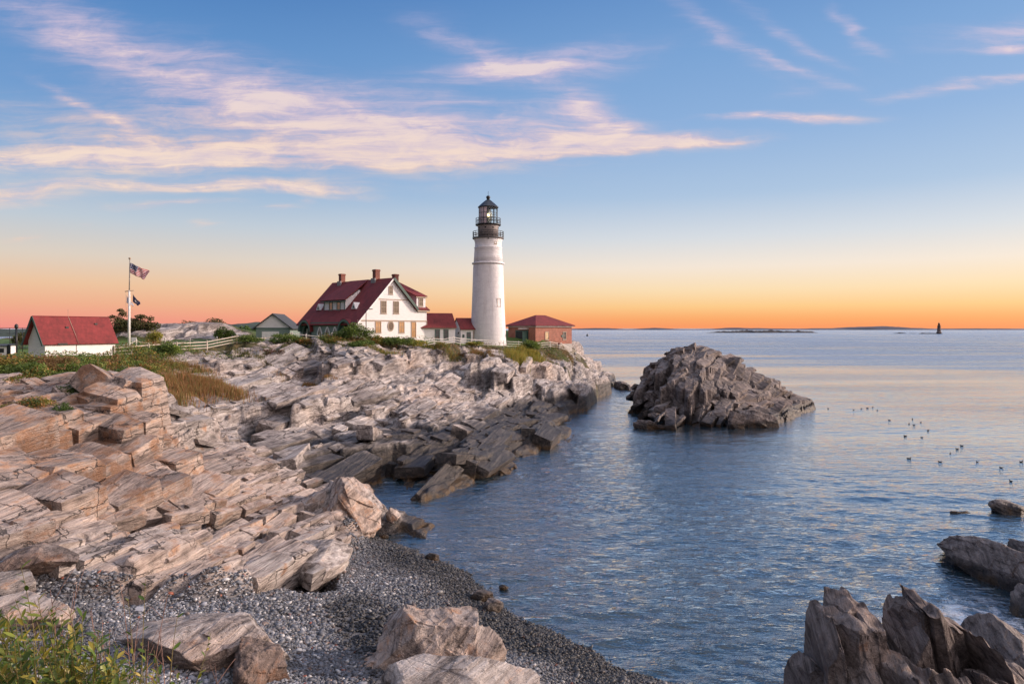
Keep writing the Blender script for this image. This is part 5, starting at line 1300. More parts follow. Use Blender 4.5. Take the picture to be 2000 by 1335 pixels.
# sign by the flagpole
v = at(262, 664, 94); o = empty('sign', (v.x, v.y, g1(v.x, v.y)), 0, 'small white notice sign on two posts beside the flagpole foot', 'sign')
PB().box(-.28, -.2, -.03, .03, -.2, 1.0).build('leg', M_wtrim, o); PB().box(.2, .28, -.03, .03, -.2, 1.0).build('leg', M_wtrim, o); PB().box(-.36, .36, -.06, -.032, .8, 1.35).build('board', M_wtrim, o)
# lamp post by the house
v = at(715, 652, 98.3); z0 = g1(v.x, v.y); hh = CZ-(604-HY)/F*98.3-z0
o = empty('lamp_post', (v.x, v.y, z0), 0, 'dark lamp post with a short arm in front of the white gable of the house', 'lamp post')
PB().tube([(0, 0, -.3), (0, 0, hh)], .07, 8, .05).build('pole', M_black, o); PB().bar((0, 0, hh-.05), (.75, -.1, hh), .05).build('arm', M_black, o); PB().box(.45, .95, -.22, .02, hh-.02, hh+.10).build('lamp_head', M_black, o)
PB().bar((0, 0, hh-.05), (-.3, .05, hh+.05), .05).build('bracket', M_black, o)
# railing with a thick post, beyond the shed
o = empty('railing', (at(-40, 641, 84).x, 84, g1(at(-40, 641, 84).x, 84)), 0, 'tall dark metal railing on thin posts at the left, beyond the shed', 'railing'); ox, oy, oz = o.location
for px, w_ in ((-40, .07), (19, .07), (44, .07), (62, .07)):
    x = (px-1000)/F*84-ox; PB().tube([(x, 0, -.3), (x, 0, 12.06-oz)], w_/2, 6).build('post', M_black, o)
PB().tube([((-40-1000)/F*84-ox, 0, 12.06-oz), ((64-1000)/F*84-ox, 0, 12.06-oz)], .03, 6).build('rail', M_black, o)
v = at(32, 650, 82); z0 = g1(v.x, v.y)
o = empty('lamp_post', (v.x, v.y, z0), 0, 'short thick black lamp post beside the dark railing at the left', 'lamp post')
PB().tube([(0, 0, -.3), (0, 0, 12.-z0)], .12, 10).build('pole', M_black, o); PB().lathe([(.16, 0), (.2, .1), (.2, .35), (.1, .5), (.02, .55)], 10).build('lamp_head', M_black, o, (0, 0, 12.-z0))
v = at(5, 668, 80); z0 = g1(v.x, v.y)
o = empty('hut', (v.x, v.y, z0), R(10), 'low white hut with a dark opening at the left edge, beside the black gate post', 'hut')
PB().box(-1.9, .5, 0, 2., -.5, 1.05).build('wall', M_white, o); PB().slab([(-2.0, -.2, 1.12), (.6, -.2, 1.12), (.6, 2.2, 1.3), (-2.0, 2.2, 1.3)], .07).build('roof', M_slate, o); PB().box(-.5, .15, -.02, -.003, .3, .8).build('opening', M_dk, o)
v = at(17, 668, 76); z0 = g1(v.x, v.y); b = PB().box(-.13, .13, -.13, .13, -.4, 1.35).lathe([(.1, 1.351), (.05, 1.42)], 8)
tag(b.build('gate_post', M_black, None, (v.x, v.y, z0)), 'stubby black gate post beside the low white hut', 'post')
# coin viewer near the cliff corner and small red capped post
v = at(1123, 668, 120.5); z0 = g1(v.x, v.y)
o = empty('coin_viewer', (v.x, v.y, z0), R(-20), 'grey coin viewer on a pedestal at the cliff corner by the brick building', 'viewer')
PB().lathe([(.22, -.3), (.22, .05), (.08, .1), (.07, 1.15), (.1, 1.2)], 12).build('pedestal', M_grey, o); PB().tube([(0, -.3, 1.42), (0, .3, 1.38)], .17, 12, .22).build('head', M_grey, o); PB().bar((-.28, 0, 1.25), (.28, 0, 1.25), .06).build('yoke', M_grey, o)
v = at(1092, 672, 117.6); z0 = g1(v.x, v.y)
o = empty('hydrant', (v.x, v.y, z0), 0, 'short white post with a dark red cap on the cliff edge below the brick building', 'post')
PB().lathe([(.16, -.2), (.16, .75), (.18, .78)], 12).build('stem', M_wtrim, o); PB().lathe([(.19, .781), (.19, 1.0), (.08, 1.12), (.02, 1.13)], 12).build('cap', paint('red_cap', (.16, .03, .03), .5), o)
# ------------------------------------------------------------------ leaves
def leaf_mat(name, rough=.6, trans=.25):
    m, k, p = material(name)
    c = k('Attribute', attribute_name='tint').outputs['Color']
    setin(k, p, 'Base Color', c); p.inputs['Roughness'].default_value = rough; p.inputs['Specular IOR Level'].default_value = .3
    tr = k('BsdfTranslucent'); k.l.new(k.mix(1., c, (1.2, 1.2, .7), 'MULTIPLY'), tr.inputs[0])
    mx = k('MixShader', {0: trans}); k.l.new(p.outputs[0], mx.inputs[1]); k.l.new(tr.outputs[0], mx.inputs[2])
    k.l.new(mx.outputs[0], [n for n in k.n if n.type == 'OUTPUT_MATERIAL'][0].inputs[0]); return m
M_leaf = leaf_mat('leaf')
M_bark = paint('bark', (.09, .07, .055), .85, .2, 4.)
PAL = {
 'green': [(.055, .085, .020), (.085, .125, .028), (.045, .070, .018), (.12, .16, .035)],
 'deep': [(.030, .055, .016), (.045, .075, .020), (.060, .095, .024)],
 'mixed': [(.060, .085, .020), (.11, .13, .028), (.17, .14, .035), (.20, .10, .035), (.05, .07, .02)],
 'yellow': [(.16, .16, .030), (.22, .19, .04), (.10, .13, .03), (.26, .17, .04)],
 'rust': [(.16, .085, .040), (.20, .11, .055), (.12, .075, .035), (.10, .095, .03)],
 'gold': [(.20, .10, .045), (.23, .125, .06), (.14, .08, .04), (.13, .13, .045)],
 'red': [(.085, .030, .022), (.06, .04, .022), (.05, .055, .02)],
 'scrub': [(.050, .055, .022), (.070, .060, .026), (.040, .050, .018), (.10, .085, .035)]}
for q_ in PAL: PAL[q_] = [tuple(c_*1.55 for c_ in t_) for t_ in PAL[q_]]
def leaves_at(P, size, cols, seed, up=.35, flat=0.):
    """rhombic folded leaves at points P (N,3): returns verts, tris, colours"""
    r = np.random.default_rng(seed); n = len(P)
    nn = r.normal(size=(n, 3)); nn[:, 2] = np.abs(nn[:, 2])+up; nn /= np.linalg.norm(nn, axis=1)[:, None]
    a = r.normal(size=(n, 3)); a -= (a*nn).sum(1)[:, None]*nn; a /= np.linalg.norm(a, axis=1)[:, None]
    b = np.cross(nn, a); s = (size*(.6+.8*r.random(n)))[:, None]
    V = np.stack([P-a*s*.5, P+b*s*.30+nn*s*.08, P+a*s*.5, P-b*s*.30+nn*s*.08], 1).reshape(-1, 3)
    i = np.arange(n)*4; F_ = np.stack([np.c_[i, i+1, i+2], np.c_[i, i+2, i+3]], 1).reshape(-1, 3)
    return V, F_, np.repeat(cols, 4, 0)
def tint(n, pal, seed, P=None):
    r = np.random.default_rng(seed); q = np.array(PAL[pal]); w = r.integers(len(q), size=n)
    if P is not None:   # patches of one kind of leaf within a bush
        pn = vnoise(P[:, 0]*1.1, P[:, 1]*1.1, P[:, 2]*1.1, seed=seed); w = np.where(r.random(n) < .6, ((pn*.5+.5)*len(q)*.999).astype(int), w)
    return q[w]*(.75+.5*r.random(n))[:, None]
def cloud(lumps, n, seed, gap=.35):
    r = np.random.default_rng(seed); L = np.array([l[1] for l in lumps], float); w = L.prod(1)**.75; w /= w.sum()
    i = r.choice(len(lumps), n, p=w); d = r.normal(size=(n, 3)); d /= np.linalg.norm(d, axis=1)[:, None]
    d[:, 2] = np.where(d[:, 2] < -.35, -d[:, 2], d[:, 2])
    rad = r.random(n)**.42
    C = np.array([l[0] for l in lumps], float)[i]; R_ = L[i]
    f = 1+.38*fbm(d[:, 0]*2.2+i*3.1, d[:, 1]*2.2, d[:, 2]*2.2, seed=seed, oct=3)
    P = C+d*R_*(rad*f)[:, None]
    s = float(R_.mean())
    keep = fbm(P[:, 0]*1.6/s, P[:, 1]*1.6/s, P[:, 2]*1.6/s, seed=seed+5, oct=3) > -gap+.0
    return P[keep]
def bush(name, px, Y, w, hgt, pal, label, cat='bush', n=2600, leaf=.16, lumps=None, trunk=False, group=None, sink=.1, seed=0, gap=.30, base=None):
    v = at(px, HY, Y); z = g1(v.x, v.y) if base is None else base
    o = empty(name, (v.x, v.y, z-sink), 0, label, cat, group)
    r = np.random.default_rng(seed+int(px))
    if lumps is None:
        lumps = [((0, 0, hgt*.45), (w*.42, w*.38, hgt*.55))]
        for q in range(6): lumps.append(((w*.42*(r.random()*2-1), w*.3*(r.random()*2-1), hgt*(.25+.4*r.random())), (w*.22, w*.2, hgt*(.22+.2*r.random()))))
    P = cloud(lumps, n, seed+int(px)+3, gap)
    V, F_, c = leaves_at(P, leaf, tint(len(P), pal, seed+int(px)+9, P), seed+int(px)+11)
    np_mesh('crown' if trunk else 'foliage', V, [F_], M_leaf, {'tint': c}, parent=o)
    b = PB()
    top = max(l[0][2] for l in lumps)
    for q in range(5):
        a = r.random()*6.28; e = Vector(lumps[q % len(lumps)][0])
        b.tube([(0, 0, -.2), (e.x*.35, e.y*.35, e.z*.5), (e.x*.85, e.y*.85, e.z)], (.11 if trunk else .035)*max(1, hgt/2), 6, .02)
    b.build('trunk' if trunk else 'stem', M_bark, o)
    return o
# bushes one can tell apart
bush('bush', 332, 72.5, 3.0, 1.55, 'green', 'round dark green bush in front of the weathered rail fence', n=5200, leaf=.17)
bush('bush', 146, 42.3, 1.7, 1.1, 'deep', 'compact bright green bush on the warm cliff beside the flat grey block', n=3200, leaf=.10, base=7.6)
bush('bush', 64, 38.3, 2.9, 1.15, 'mixed', 'spreading yellowish bush on the cliff ledge below the rubble of broken stones', n=4200, leaf=.10, base=7.15)
bush('bush', 122, 37.4, 1.5, 1.1, 'deep', 'small dark green bush overhanging the cliff ledge, beside the yellowish spreading bush', n=3000, leaf=.10, base=6.9)
bush('bush', 299, 96, 2.6, 2.2, 'yellow', 'rounded yellow green bush on the lawn behind the flagpole', n=2600, leaf=.2)
bush('bush', 436, 108, 3.0, 2.6, 'green', 'green bush at the right end of the grey outcrop behind the lawn', n=2600, leaf=.24)
bush('bush', 562, 90, 4.2, 1.5, 'green', 'low green bush below the end of the weathered fence', n=3600, leaf=.17)
bush('bush', 596, 90.5, 3.0, 1.3, 'mixed', 'low yellow tinged bush below the arched porch', n=2600, leaf=.17)
bush('bush', 645, 91, 3.6, 1.2, 'mixed', 'small straggling bush below the white two rail fence', n=2600, leaf=.17)
bush('bush', 692, 93, 4.8, 2.5, 'green', 'tall thick green bush hiding the near corner of the big house', n=6000, leaf=.19)
bush('bush', 734, 93.5, 2.6, 1.9, 'mixed', 'olive bush in front of the white gable, beside the tall thick green bush', n=3000, leaf=.18)
bush('bush', 772, 94.5, 4.4, 1.6, 'green', 'wide low green bush under the gable windows, at the edge of the rocks', n=4200, leaf=.18)
bush('bush', 810, 95.5, 3.0, 1.2, 'yellow', 'small yellow green bush where the thin white fence begins to drop', n=2400, leaf=.17)
bush('bush', 526, 83, 3.2, 1.2, 'red', 'dark reddish bush among the rocks below the small outbuilding', n=2600, leaf=.15)
bush('bush', 1036, 110, 4.2, 2.0, 'green', 'large green bush on the rocks below the brick building', n=4200, leaf=.2)
bush('bush', 70, 92, 3.0, 2.2, 'scrub', 'dark bush on the lawn beside the left end of the shed', n=2400, leaf=.2)
bush('bush', 42, 90, 2.6, 2.3, 'scrub', 'brownish dark bush between the shed and the low white hut', n=2400, leaf=.2)
bush('bush', 930, 104.5, 3.0, .9, 'yellow', 'low olive shrub on the slope straight below the lighthouse foot', n=2000, leaf=.18)
bush('bush', 585, 76, 2.4, .8, 'rust', 'rust coloured scrub in a crack of the rocks below the porch bushes', n=1800, leaf=.12)
bush('bush', 55, 49, 3.6, 1.5, 'green', 'leafy bright green bush between the olive and the brown dry bush on the bank', n=6500, leaf=.13)
bush('bush', 120, 49.5, 3.2, 1.3, 'green', 'low spreading green bush just above the flat grey block on the cliff', n=5500, leaf=.12)
bush('bush', 175, 51, 3.2, 1.2, 'mixed', 'yellow flecked bush on the bank straight above the two orange cliff blocks', n=5500, leaf=.12)
bush('bush', 480, 86.5, 3.6, 1.2, 'green', 'green bush in front of the weathered fence near the small outbuilding', n=4200, leaf=.16)
bush('bush', 665, 92.5, 3.4, 1.9, 'deep', 'dark green bush under the right arch of the porch', n=5000, leaf=.18)
bush('bush', 712, 90, 4.0, 1.5, 'green', 'fresh green bush on the rocks just below the lamp post', n=5000, leaf=.17)
bush('bush', 25, 50.5, 4.2, 1.6, 'mixed', 'big olive and orange bush on the bank below the low white hut', n=6500, leaf=.13)
bush('bush', 88, 51.5, 4.4, 1.7, 'rust', 'brown dry leaved bush on the bank above the rubble of broken stones', n=6000, leaf=.12)
bush('bush', 150, 53, 4.0, 1.25, 'green', 'leafy green bush on the bank in front of the shed wall', n=6500, leaf=.13)
bush('bush', 198, 55, 3.2, 1.05, 'yellow', 'yellowish bush on the bank below the right corner of the shed', n=5000, leaf=.13)
bush('bush', 240, 59, 3.4, 1.15, 'deep', 'dark green bush on the bank below the flagpole', n=5500, leaf=.14)
bush('bush', 285, 62.5, 3.0, 1.2, 'mixed', 'tall ragged bush at the right end of the bank, above the dry orange grass', n=4800, leaf=.14)
# wind shaped trees behind the shed
def tree(px, Y, lumps, pal, label, seed, leaf=.24, n=7000):
    lumps = [((c_[0], c_[1], c_[2]*.70), (r_[0], r_[1], r_[2]*.75)) for c_, r_ in lumps]
    return bush('tree', px, Y, 4, 5, pal, label, 'tree', n=n, leaf=leaf, lumps=lumps, trunk=True, seed=seed, gap=.22, base=10.5)
tree(233, 118, [((0, 0, 1.2), (2.4, 1.8, 1.5)), ((0, 0, 3.0), (2.0, 1.8, 1.7)), ((-1.2, 0, 4.6), (.9, .9, .9)), ((.6, 0, 5.4), (.8, .8, 1.1)), ((1.6, 0, 3.0), (1.3, 1.2, 1.4)), ((.2, 0, 6.6), (.6, .6, .5))], 'scrub', 'dark ragged tree with two upper tufts, just left of the flagpole', 3)
tree(274, 119, [((.3, 0, 1.1), (2.8, 1.8, 1.5)), ((0, 0, 2.8), (2.2, 1.8, 1.6)), ((.2, 0, 4.8), (1.2, 1.0, .9)), ((1.6, 0, 4.4), (.8, .8, 1.0)), ((-1.3, 0, 4.0), (1.0, 1.0, .9)), ((2.2, 0, 2.6), (1.3, 1.2, 1.2))], 'scrub', 'dark open topped tree just right of the flagpole', 4)
tree(253, 122, [((0, 0, 2.2), (2.2, 1.6, 1.4)), ((-1.8, 0, 1.8), (1.4, 1.4, 1.0)), ((1.8, 0, 1.9), (1.4, 1.4, 1.0))], 'green', 'lower green tree between the two dark ones behind the flagpole', 5)
# scrub along the crest of the grey outcrop
def strip(name, pts, n, leaf, pal, seed, zf=None, h=1.2, wdt=3., kind='stuff'):
    r = np.random.default_rng(seed); A = np.array(pts, float); seg = r.integers(len(A)-1, size=n); t = r.random(n)
    Q = A[seg]*(1-t)[:, None]+A[seg+1]*t[:, None]
    x = (Q[:, 0]-1000)/F*Q[:, 1]; y = Q[:, 1]+wdt*(r.random(n)-.5)
    hh = h*(.35+.65*np.clip(.5+.9*vnoise(x*.5, y*.5, seed=seed), 0, 1.3))
    z = ground(x, y)+hh*r.random(n)**.8 if zf is None else zf(x, y)+hh*r.random(n)**.8
    P = np.c_[x, y, z]
    V, F_, c = leaves_at(P, leaf, tint(n, pal, seed+1, P*.5), seed+2)
    o = np_mesh(name, V, [F_], M_leaf, {'tint': c}); tag(o, kind=kind); return o
strip('scrub', [(290, 133), (330, 134), (370, 133), (410, 134), (440, 132)], 5000, .28, 'scrub', 21, h=1.3, wdt=6.)
# undergrowth of the bank: leafy clumps over the soil in front of the lawn
r = np.random.default_rng(31); n = 900000
pxs = r.uniform(-60, 1120, n); Ys = 44+82*r.random(n); x = (pxs-1000)/F*Ys; y = Ys
sd = poly_sd(x, y, LAND)
dens = np.exp(-((sd+.8)/3.2)**2)*np.where(pxs < 340, 1.5, np.where(pxs < 480, .6, np.where(pxs < 860, 1.25, 1.0)))
dens = dens*np.clip(.35+1.3*vnoise(x*.22, y*.22, seed=501)+.6*vnoise(x*.7, y*.7, seed=502), 0, 1)
left = 1.5*np.exp(-((sd+2.2)/4.2)**2)*(pxs < 330)*np.clip(.95+.9*vnoise(x*.3, y*.3, seed=503), 0, 1.2)
dens = np.maximum(dens, left)
sl = (r.random(n) < dens*.82) & (sd < 2.8)
x, y, pxs, sd = x[sl], y[sl], pxs[sl], sd[sl]
hcl = (.35+.85*np.clip(.5+vnoise(x*.45, y*.45, seed=504), 0, 1.2))*np.where(pxs < 330, .95, .8)
z = ground(x, y)+hcl*r.random(len(x))**.7
P = np.c_[x, y, z]
pn = vnoise(x*.28, y*.28, seed=505)+.5*vnoise(x*.9, y*.9, seed=506)
c = np.where((pn > np.where(pxs < 330, .62, .38))[:, None], tint(len(x), 'rust', 41), np.where((pn < np.where(pxs < 330, .08, -.22))[:, None], tint(len(x), 'green', 42), tint(len(x), 'mixed', 43)))
c = np.where(((pxs > 850) & (pn > -.1))[:, None], tint(len(x), 'rust', 44)*.85, c)
V, F_, cc = leaves_at(P, .15, c, 45)
print('undergrowth', len(x))
tag(np_mesh('undergrowth', V, [F_], M_leaf, {'tint': cc}), kind='stuff')
# grass: tall dry blades in the hollows, green on the seaward clumps
def blades(x, y, z, hgt, wdt, cols, seed, lean=.35):
    r = np.random.default_rng(seed); n = len(x); a = r.random(n)*6.28; l = hgt*(.55+.7*r.random(n)); le = l*lean*(.3+r.random(n)); b = r.random(n)*6.28
    dx_, dy_ = np.cos(a)*wdt, np.sin(a)*wdt; ex, ey = np.cos(b)*le, np.sin(b)*le
    P0 = np.c_[x-dx_, y-dy_, z]; P1 = np.c_[x+dx_, y+dy_, z]; P2 = np.c_[x+ex*.35+dx_*.6, y+ey*.35+dy_*.6, z+l*.6]; P3 = np.c_[x+ex*.35-dx_*.6, y+ey*.35-dy_*.6, z+l*.6]; P4 = np.c_[x+ex, y+ey, z+l*.97]
    V = np.stack([P0, P1, P2, P3, P4], 1).reshape(-1, 3); i = np.arange(n)*5
    return V, np.c_[i, i+1, i+2, i+3], np.c_[i+3, i+2, i+4], np.repeat(cols, 5, 0)
GR = [(290, 738, 58, 2.6, 1.9, 'gold', 9000, .95), (352, 742, 62, 2.2, 1.4, 'gold', 4500, .7), (225, 728, 56, 2.2, 1.4, 'gold', 3500, .7), (20, 725, 48, 2.4, 1.2, 'gold', 2500, .6), (262, 728, 57, 2.2, 1.6, 'yellow', 2600, .8), (402, 740, 65, 2.9, 1.3, 'gold', 8000, .9), (432, 742, 66, 1.6, 1., 'yellow', 1600, .5), (318, 790, 55, 2.2, 1.2, 'yellow', 2400, .6), (300, 770, 58, 1.8, 1.4, 'green', 2200, .7),
      (370, 720, 70, 2.0, 1.5, 'rust', 2200, .6), (600, 728, 75, 2.6, 1., 'rust', 2200, .4), (1036, 694, 107.5, 1.7, 1.6, 'yellow', 2600, 1.1), (1008, 712, 103, 1.5, 2.0, 'yellow', 2600, 1.2), (330, 700, 69, 3.0, 1.2, 'mixed', 2500, .6), (480, 700, 80, 2.4, 1.2, 'scrub', 1600, .4), (930, 690, 101, 3., 1.2, 'rust', 1600, .5), (860, 682, 98.5, 3., 1., 'mixed', 1600, .5), (735, 690, 89, 2.6, 1.2, 'mixed', 1500, .5)]
VV = []; F4 = []; F3 = []; CC = []; n0 = 0
for i, (px, py, Y, rx, ry, pal, n, hg) in enumerate(GR):
    q = np.random.default_rng(600+i); v = at(px, py, Y)
    x = v.x+rx*q.normal(size=n)*.55; y = v.y+ry*q.normal(size=n)*.55
    a, b4, b3, c = blades(x, y, ground(x, y)-.05, hg, .02+.0*hg, tint(n, pal, 620+i), 640+i)
    VV.append(a); F4.append(b4+n0); F3.append(b3+n0); CC.append(c); n0 += len(a)
tag(np_mesh('grass', np.concatenate(VV), [np.concatenate(F4), np.concatenate(F3)], M_leaf, {'tint': np.concatenate(CC)}), kind='stuff')
# rubble of broken stones above the warm cliff
q = np.random.default_rng(71); VV = []; FF = []; T = []; n0 = 0
for i in range(1500):
    px = q.uniform(-40, 125); py = 735+48*q.random(); Y = 43.2+4.6*(1-(py-735)/48)+q.normal()*.3; v = at(px, py, Y)
    s = .09+.14*q.random()**1.6; M = rotm(*(q.random(3)*6.28)); sv, sf = SHAPES[q.integers(len(SHAPES))]
    VV.append((sv*np.array([1., .75, .55])*s)@M.T+np.array([v.x, v.y, max(g1(v.x, v.y), v.z-.4)+.08+.12*q.random()])); FF.append(sf+n0); n0 += len(sv); T.append(np.full(len(sv), .25+.75*q.random()))
V = np.concatenate(VV)
tag(np_mesh('rubble', V, [np.concatenate(FF)], M_bould, {'tone': np.concatenate(T), 'warm': np.full(len(V), .6)}), kind='stuff')
# ------------------------------------------------------------------ leafy shrub close to the path
def shrub(name, base, stems, label, seed, pal, leaf, dead=0):
    r = random.Random(seed); o = empty(name, base, 0, label, 'shrub'); b = PB(); bd = PB(); LP = []; LD = []; LS = []
    for (tx, ty, tz, lf) in stems:
        p0 = Vector((tx*.35+r.uniform(-.08, .08), ty*.3+r.uniform(-.1, .1), -.25)); p3 = Vector((tx, ty, tz)); mid = (p0+p3)/2+Vector((r.uniform(-.08, .08), r.uniform(-.08, .08), .06))
        pts = [((1-t)**2)*p0+2*t*(1-t)*mid+t*t*p3 for t in [i/9 for i in range(10)]]
        (b if lf else bd).tube(pts, .0042, 5, .0014)
        if not lf:
            for q in range(3):
                i = r.randint(4, 8); e = pts[i]+Vector((r.uniform(-.12, .12), r.uniform(-.1, .1), r.uniform(.06, .2))); bd.tube([pts[i], (pts[i]+e)/2+Vector((0, 0, .01)), e], .002, 4, .0009)
            continue
        k_ = int(lf)
        for q in range(k_):
            t = .12+.88*(q+.5)/k_; i = min(8, int(t*9)); f = t*9-i; p = pts[i]*(1-f)+pts[i+1]*f; d = (pts[i+1]-pts[i]).normalized()
            s = Vector((r.uniform(-1, 1), r.uniform(-1, 1), r.uniform(-.2, .5))); s = (s-d*s.dot(d)).normalized()
            LP.append(p); LD.append((s*.8+d*.65).normalized()); LS.append(leaf*r.uniform(.6, 1.15)*(1-.35*t))
    b.build('stem', M_twig, o); bd.build('dead_twig', M_dead, o) if bd.v else None
    V = []; F_ = []; T = []; pal_ = PAL2[pal]
    for p, d, s in zip(LP, LD, LS):
        up = Vector((r.uniform(-.5, .5), r.uniform(-.5, .5), 1)); side = d.cross(up).normalized(); nn = side.cross(d).normalized(); w = s*r.uniform(.30, .42); bend = r.uniform(-.1, .25); n0 = len(V); fold = .12
        for (u, wd) in ((0, .0), (.22, .72), (.5, 1.), (.78, .68), (1., 0.)):
            c = p+d*s*u-nn*s*bend*u*u
            if wd == 0: V.append(c)
            else: V += [c-side*w*wd*.5+nn*fold*w*wd, c-nn*.0, c+side*w*wd*.5+nn*fold*w*wd]
        F_ += [(n0, n0+2, n0+1), (n0, n0+3, n0+2), (n0+10, n0+7, n0+8), (n0+10, n0+8, n0+9)]
        for a in (1, 4): F_ += [(n0+a, n0+a+1, n0+a+4), (n0+a, n0+a+4, n0+a+3), (n0+a+1, n0+a+2, n0+a+5), (n0+a+1, n0+a+5, n0+a+4)]
        c = pal_[r.randrange(len(pal_))]; g = r.uniform(.75, 1.25); T += [tuple(q*g for q in c)]*11
    np_mesh('foliage', np.array([tuple(v) for v in V]), [np.array(F_)], M_nleaf, {'tint': np.array(T)}, smooth=True, parent=o)
    return o
M_nleaf = leaf_mat('near_leaf', .4, .3); M_twig = paint('green_twig', (.16, .13, .05), .6, .2, 20.); M_dead = paint('red_twig', (.23, .13, .10), .7, .2, 20.)
PAL2 = {'a': [(.10, .155, .028), (.17, .20, .035), (.06, .10, .022), (.27, .23, .04), (.08, .125, .028)], 'b': [(.10, .17, .03), (.06, .11, .022), (.22, .24, .04), (.33, .25, .05)]}
def rel(px, py, Y, base): v = at(px, py, Y); return (v.x-base[0], v.y-base[1], v.z-base[2])
q = random.Random(4)
B1 = tuple(at(110, 1410, 3.7))
st = [(*rel(px, py, Y, B1), n) for px, py, Y, n in ((40, 1102, 3.9, 20), (74, 1165, 3.8, 18), (10, 1195, 3.7, 18), (100, 1190, 4.0, 20), (150, 1225, 3.8, 18))]
for i in range(130):
    px = q.uniform(-60, 250); lim = 1160+max(0, px-110)*.75; py = lim+(1345-lim)*q.random()**.8
    st.append((*rel(px, py, q.uniform(3.1, 4.1), B1), q.randint(18, 28)))
st += [(*rel(px, py, Y, B1), 0) for px, py, Y in ((150, 1140, 4.1), (98, 1150, 4.), (60, 1200, 4.), (140, 1190, 4.1))]
shrub('leafy_shrub', B1, st, 'dense leafy green and yellow shrub with tall sprigs, nearest to the path', 11, 'a', .092)
B2 = tuple(at(290, 1410, 4.2))
st = [(*rel(px, py, Y, B2), n) for px, py, Y, n in ((250, 1165, 4.4, 15), (284, 1130, 4.6, 9), (348, 1195, 4.5, 10), (222, 1250, 4.2, 17), (270, 1290, 4.1, 16), (240, 1300, 4., 16), (300, 1320, 4.1, 14), (195, 1280, 4.0, 14), (412, 1235, 4.6, 17), (350, 1312, 4.3, 12))]
for i in range(16): st.append((*rel(q.uniform(180, 340), q.uniform(1265, 1345), q.uniform(3.8, 4.4), B2), q.randint(10, 16)))
st += [(*rel(px, py, Y, B2), 0) for px, py, Y in ((235, 1140, 4.5), (175, 1190, 4.3), (270, 1215, 4.5), (310, 1230, 4.6), (200, 1210, 4.4), (330, 1150, 4.7), (290, 1250, 4.5), (460, 1285, 4.9), (215, 1225, 4.5), (255, 1240, 4.5))]
shrub('leafy_shrub', B2, st, 'thin open shrub with long leafy sprigs and bare reddish twigs over the pebbles', 12, 'b', .076)
# ------------------------------------------------------------------ ducks
M_duck = paint('duck_feather', (.030, .026, .024), .7, .3, 6.); M_dhead = paint('duck_head', (.018, .018, .02), .6, .2, 8.); M_bill = paint('duck_bill', (.16, .12, .05), .5)
dv, df = ICO[3]
def duck(x, y, rz, s, label, group):
    o = empty('duck', (x, y, 0), rz, label, 'duck', group)
    b = dv.copy(); b *= np.array([.30, .13, .09]); t = np.clip((-b[:, 0]-.08)/.2, 0, 1); b[:, 2] += t*.08; b[:, 1] *= 1-.55*t; b[:, 2] += .05
    nk = dv*np.array([.055, .05, .075])+np.array([.21, 0, .12])
    np_mesh('body', np.r_[b, nk]*s, [np.r_[df, df+len(dv)]], M_duck, smooth=True, parent=o)
    hd = dv*np.array([.085, .062, .062])+np.array([.245, 0, .185]); np_mesh('head', hd*s, [df], M_dhead, smooth=True, parent=o)
    bl = PB(); bl.tube([(.31*s, 0, .18*s), (.38*s, 0, .165*s)], .026*s, 6, .014*s); bl.build('bill', M_bill, o)
DK = [(85, 275), (322, 286), (392, 277), (447, 270), (497, 263), (541, 291), (655, 384), (868, 375), (945, 404), (836, 417), (884, 429), (1013, 480), (803, 531), (957, 544), (1329, 622), (1286, 651), (1220, 693), (833, 741), (1127, 772), (1474, 774), (1879, 773), (1697, 826), (1786, 951)]
special = {0: 'solitary dark duck floating nearest to the islet, apart from the flock', 17: 'dark duck floating at the left of the nearer ducks, facing right', 18: 'dark duck on the water, near the middle of the nearer ducks', 20: 'dark duck nearest to the right edge of the picture', 21: 'dark duck between the low weedy rock and the row of ducks', 22: 'dark duck closest to the low weedy rock, seen end on', 12: 'dark duck at the left of the two just below the distant group', 19: 'dark duck swimming to the right of the middle duck'}
dr = random.Random(9)
for i, (cx, cy) in enumerate(DK):
    px, py = 1600+cx/4.767, 740+cy/4.767; Y = CZ*F/(py-HY)
    far = i < 12
    rz = {17: 0.1, 18: 3.0, 20: .2, 21: 2.9, 22: 1.5, 19: 3.2}.get(i, dr.choice([.2, 2.9, -.3, 3.4, .5]))
    duck((px-1000)/F*Y, Y, rz+dr.uniform(-.5, .5), dr.uniform(.5, .68), special.get(i, 'small dark duck in the distant part of the flock on calm water' if far else 'dark duck in the loose line of ducks on calm water'), 'ducks far out on the water' if far else 'ducks nearer on the water')
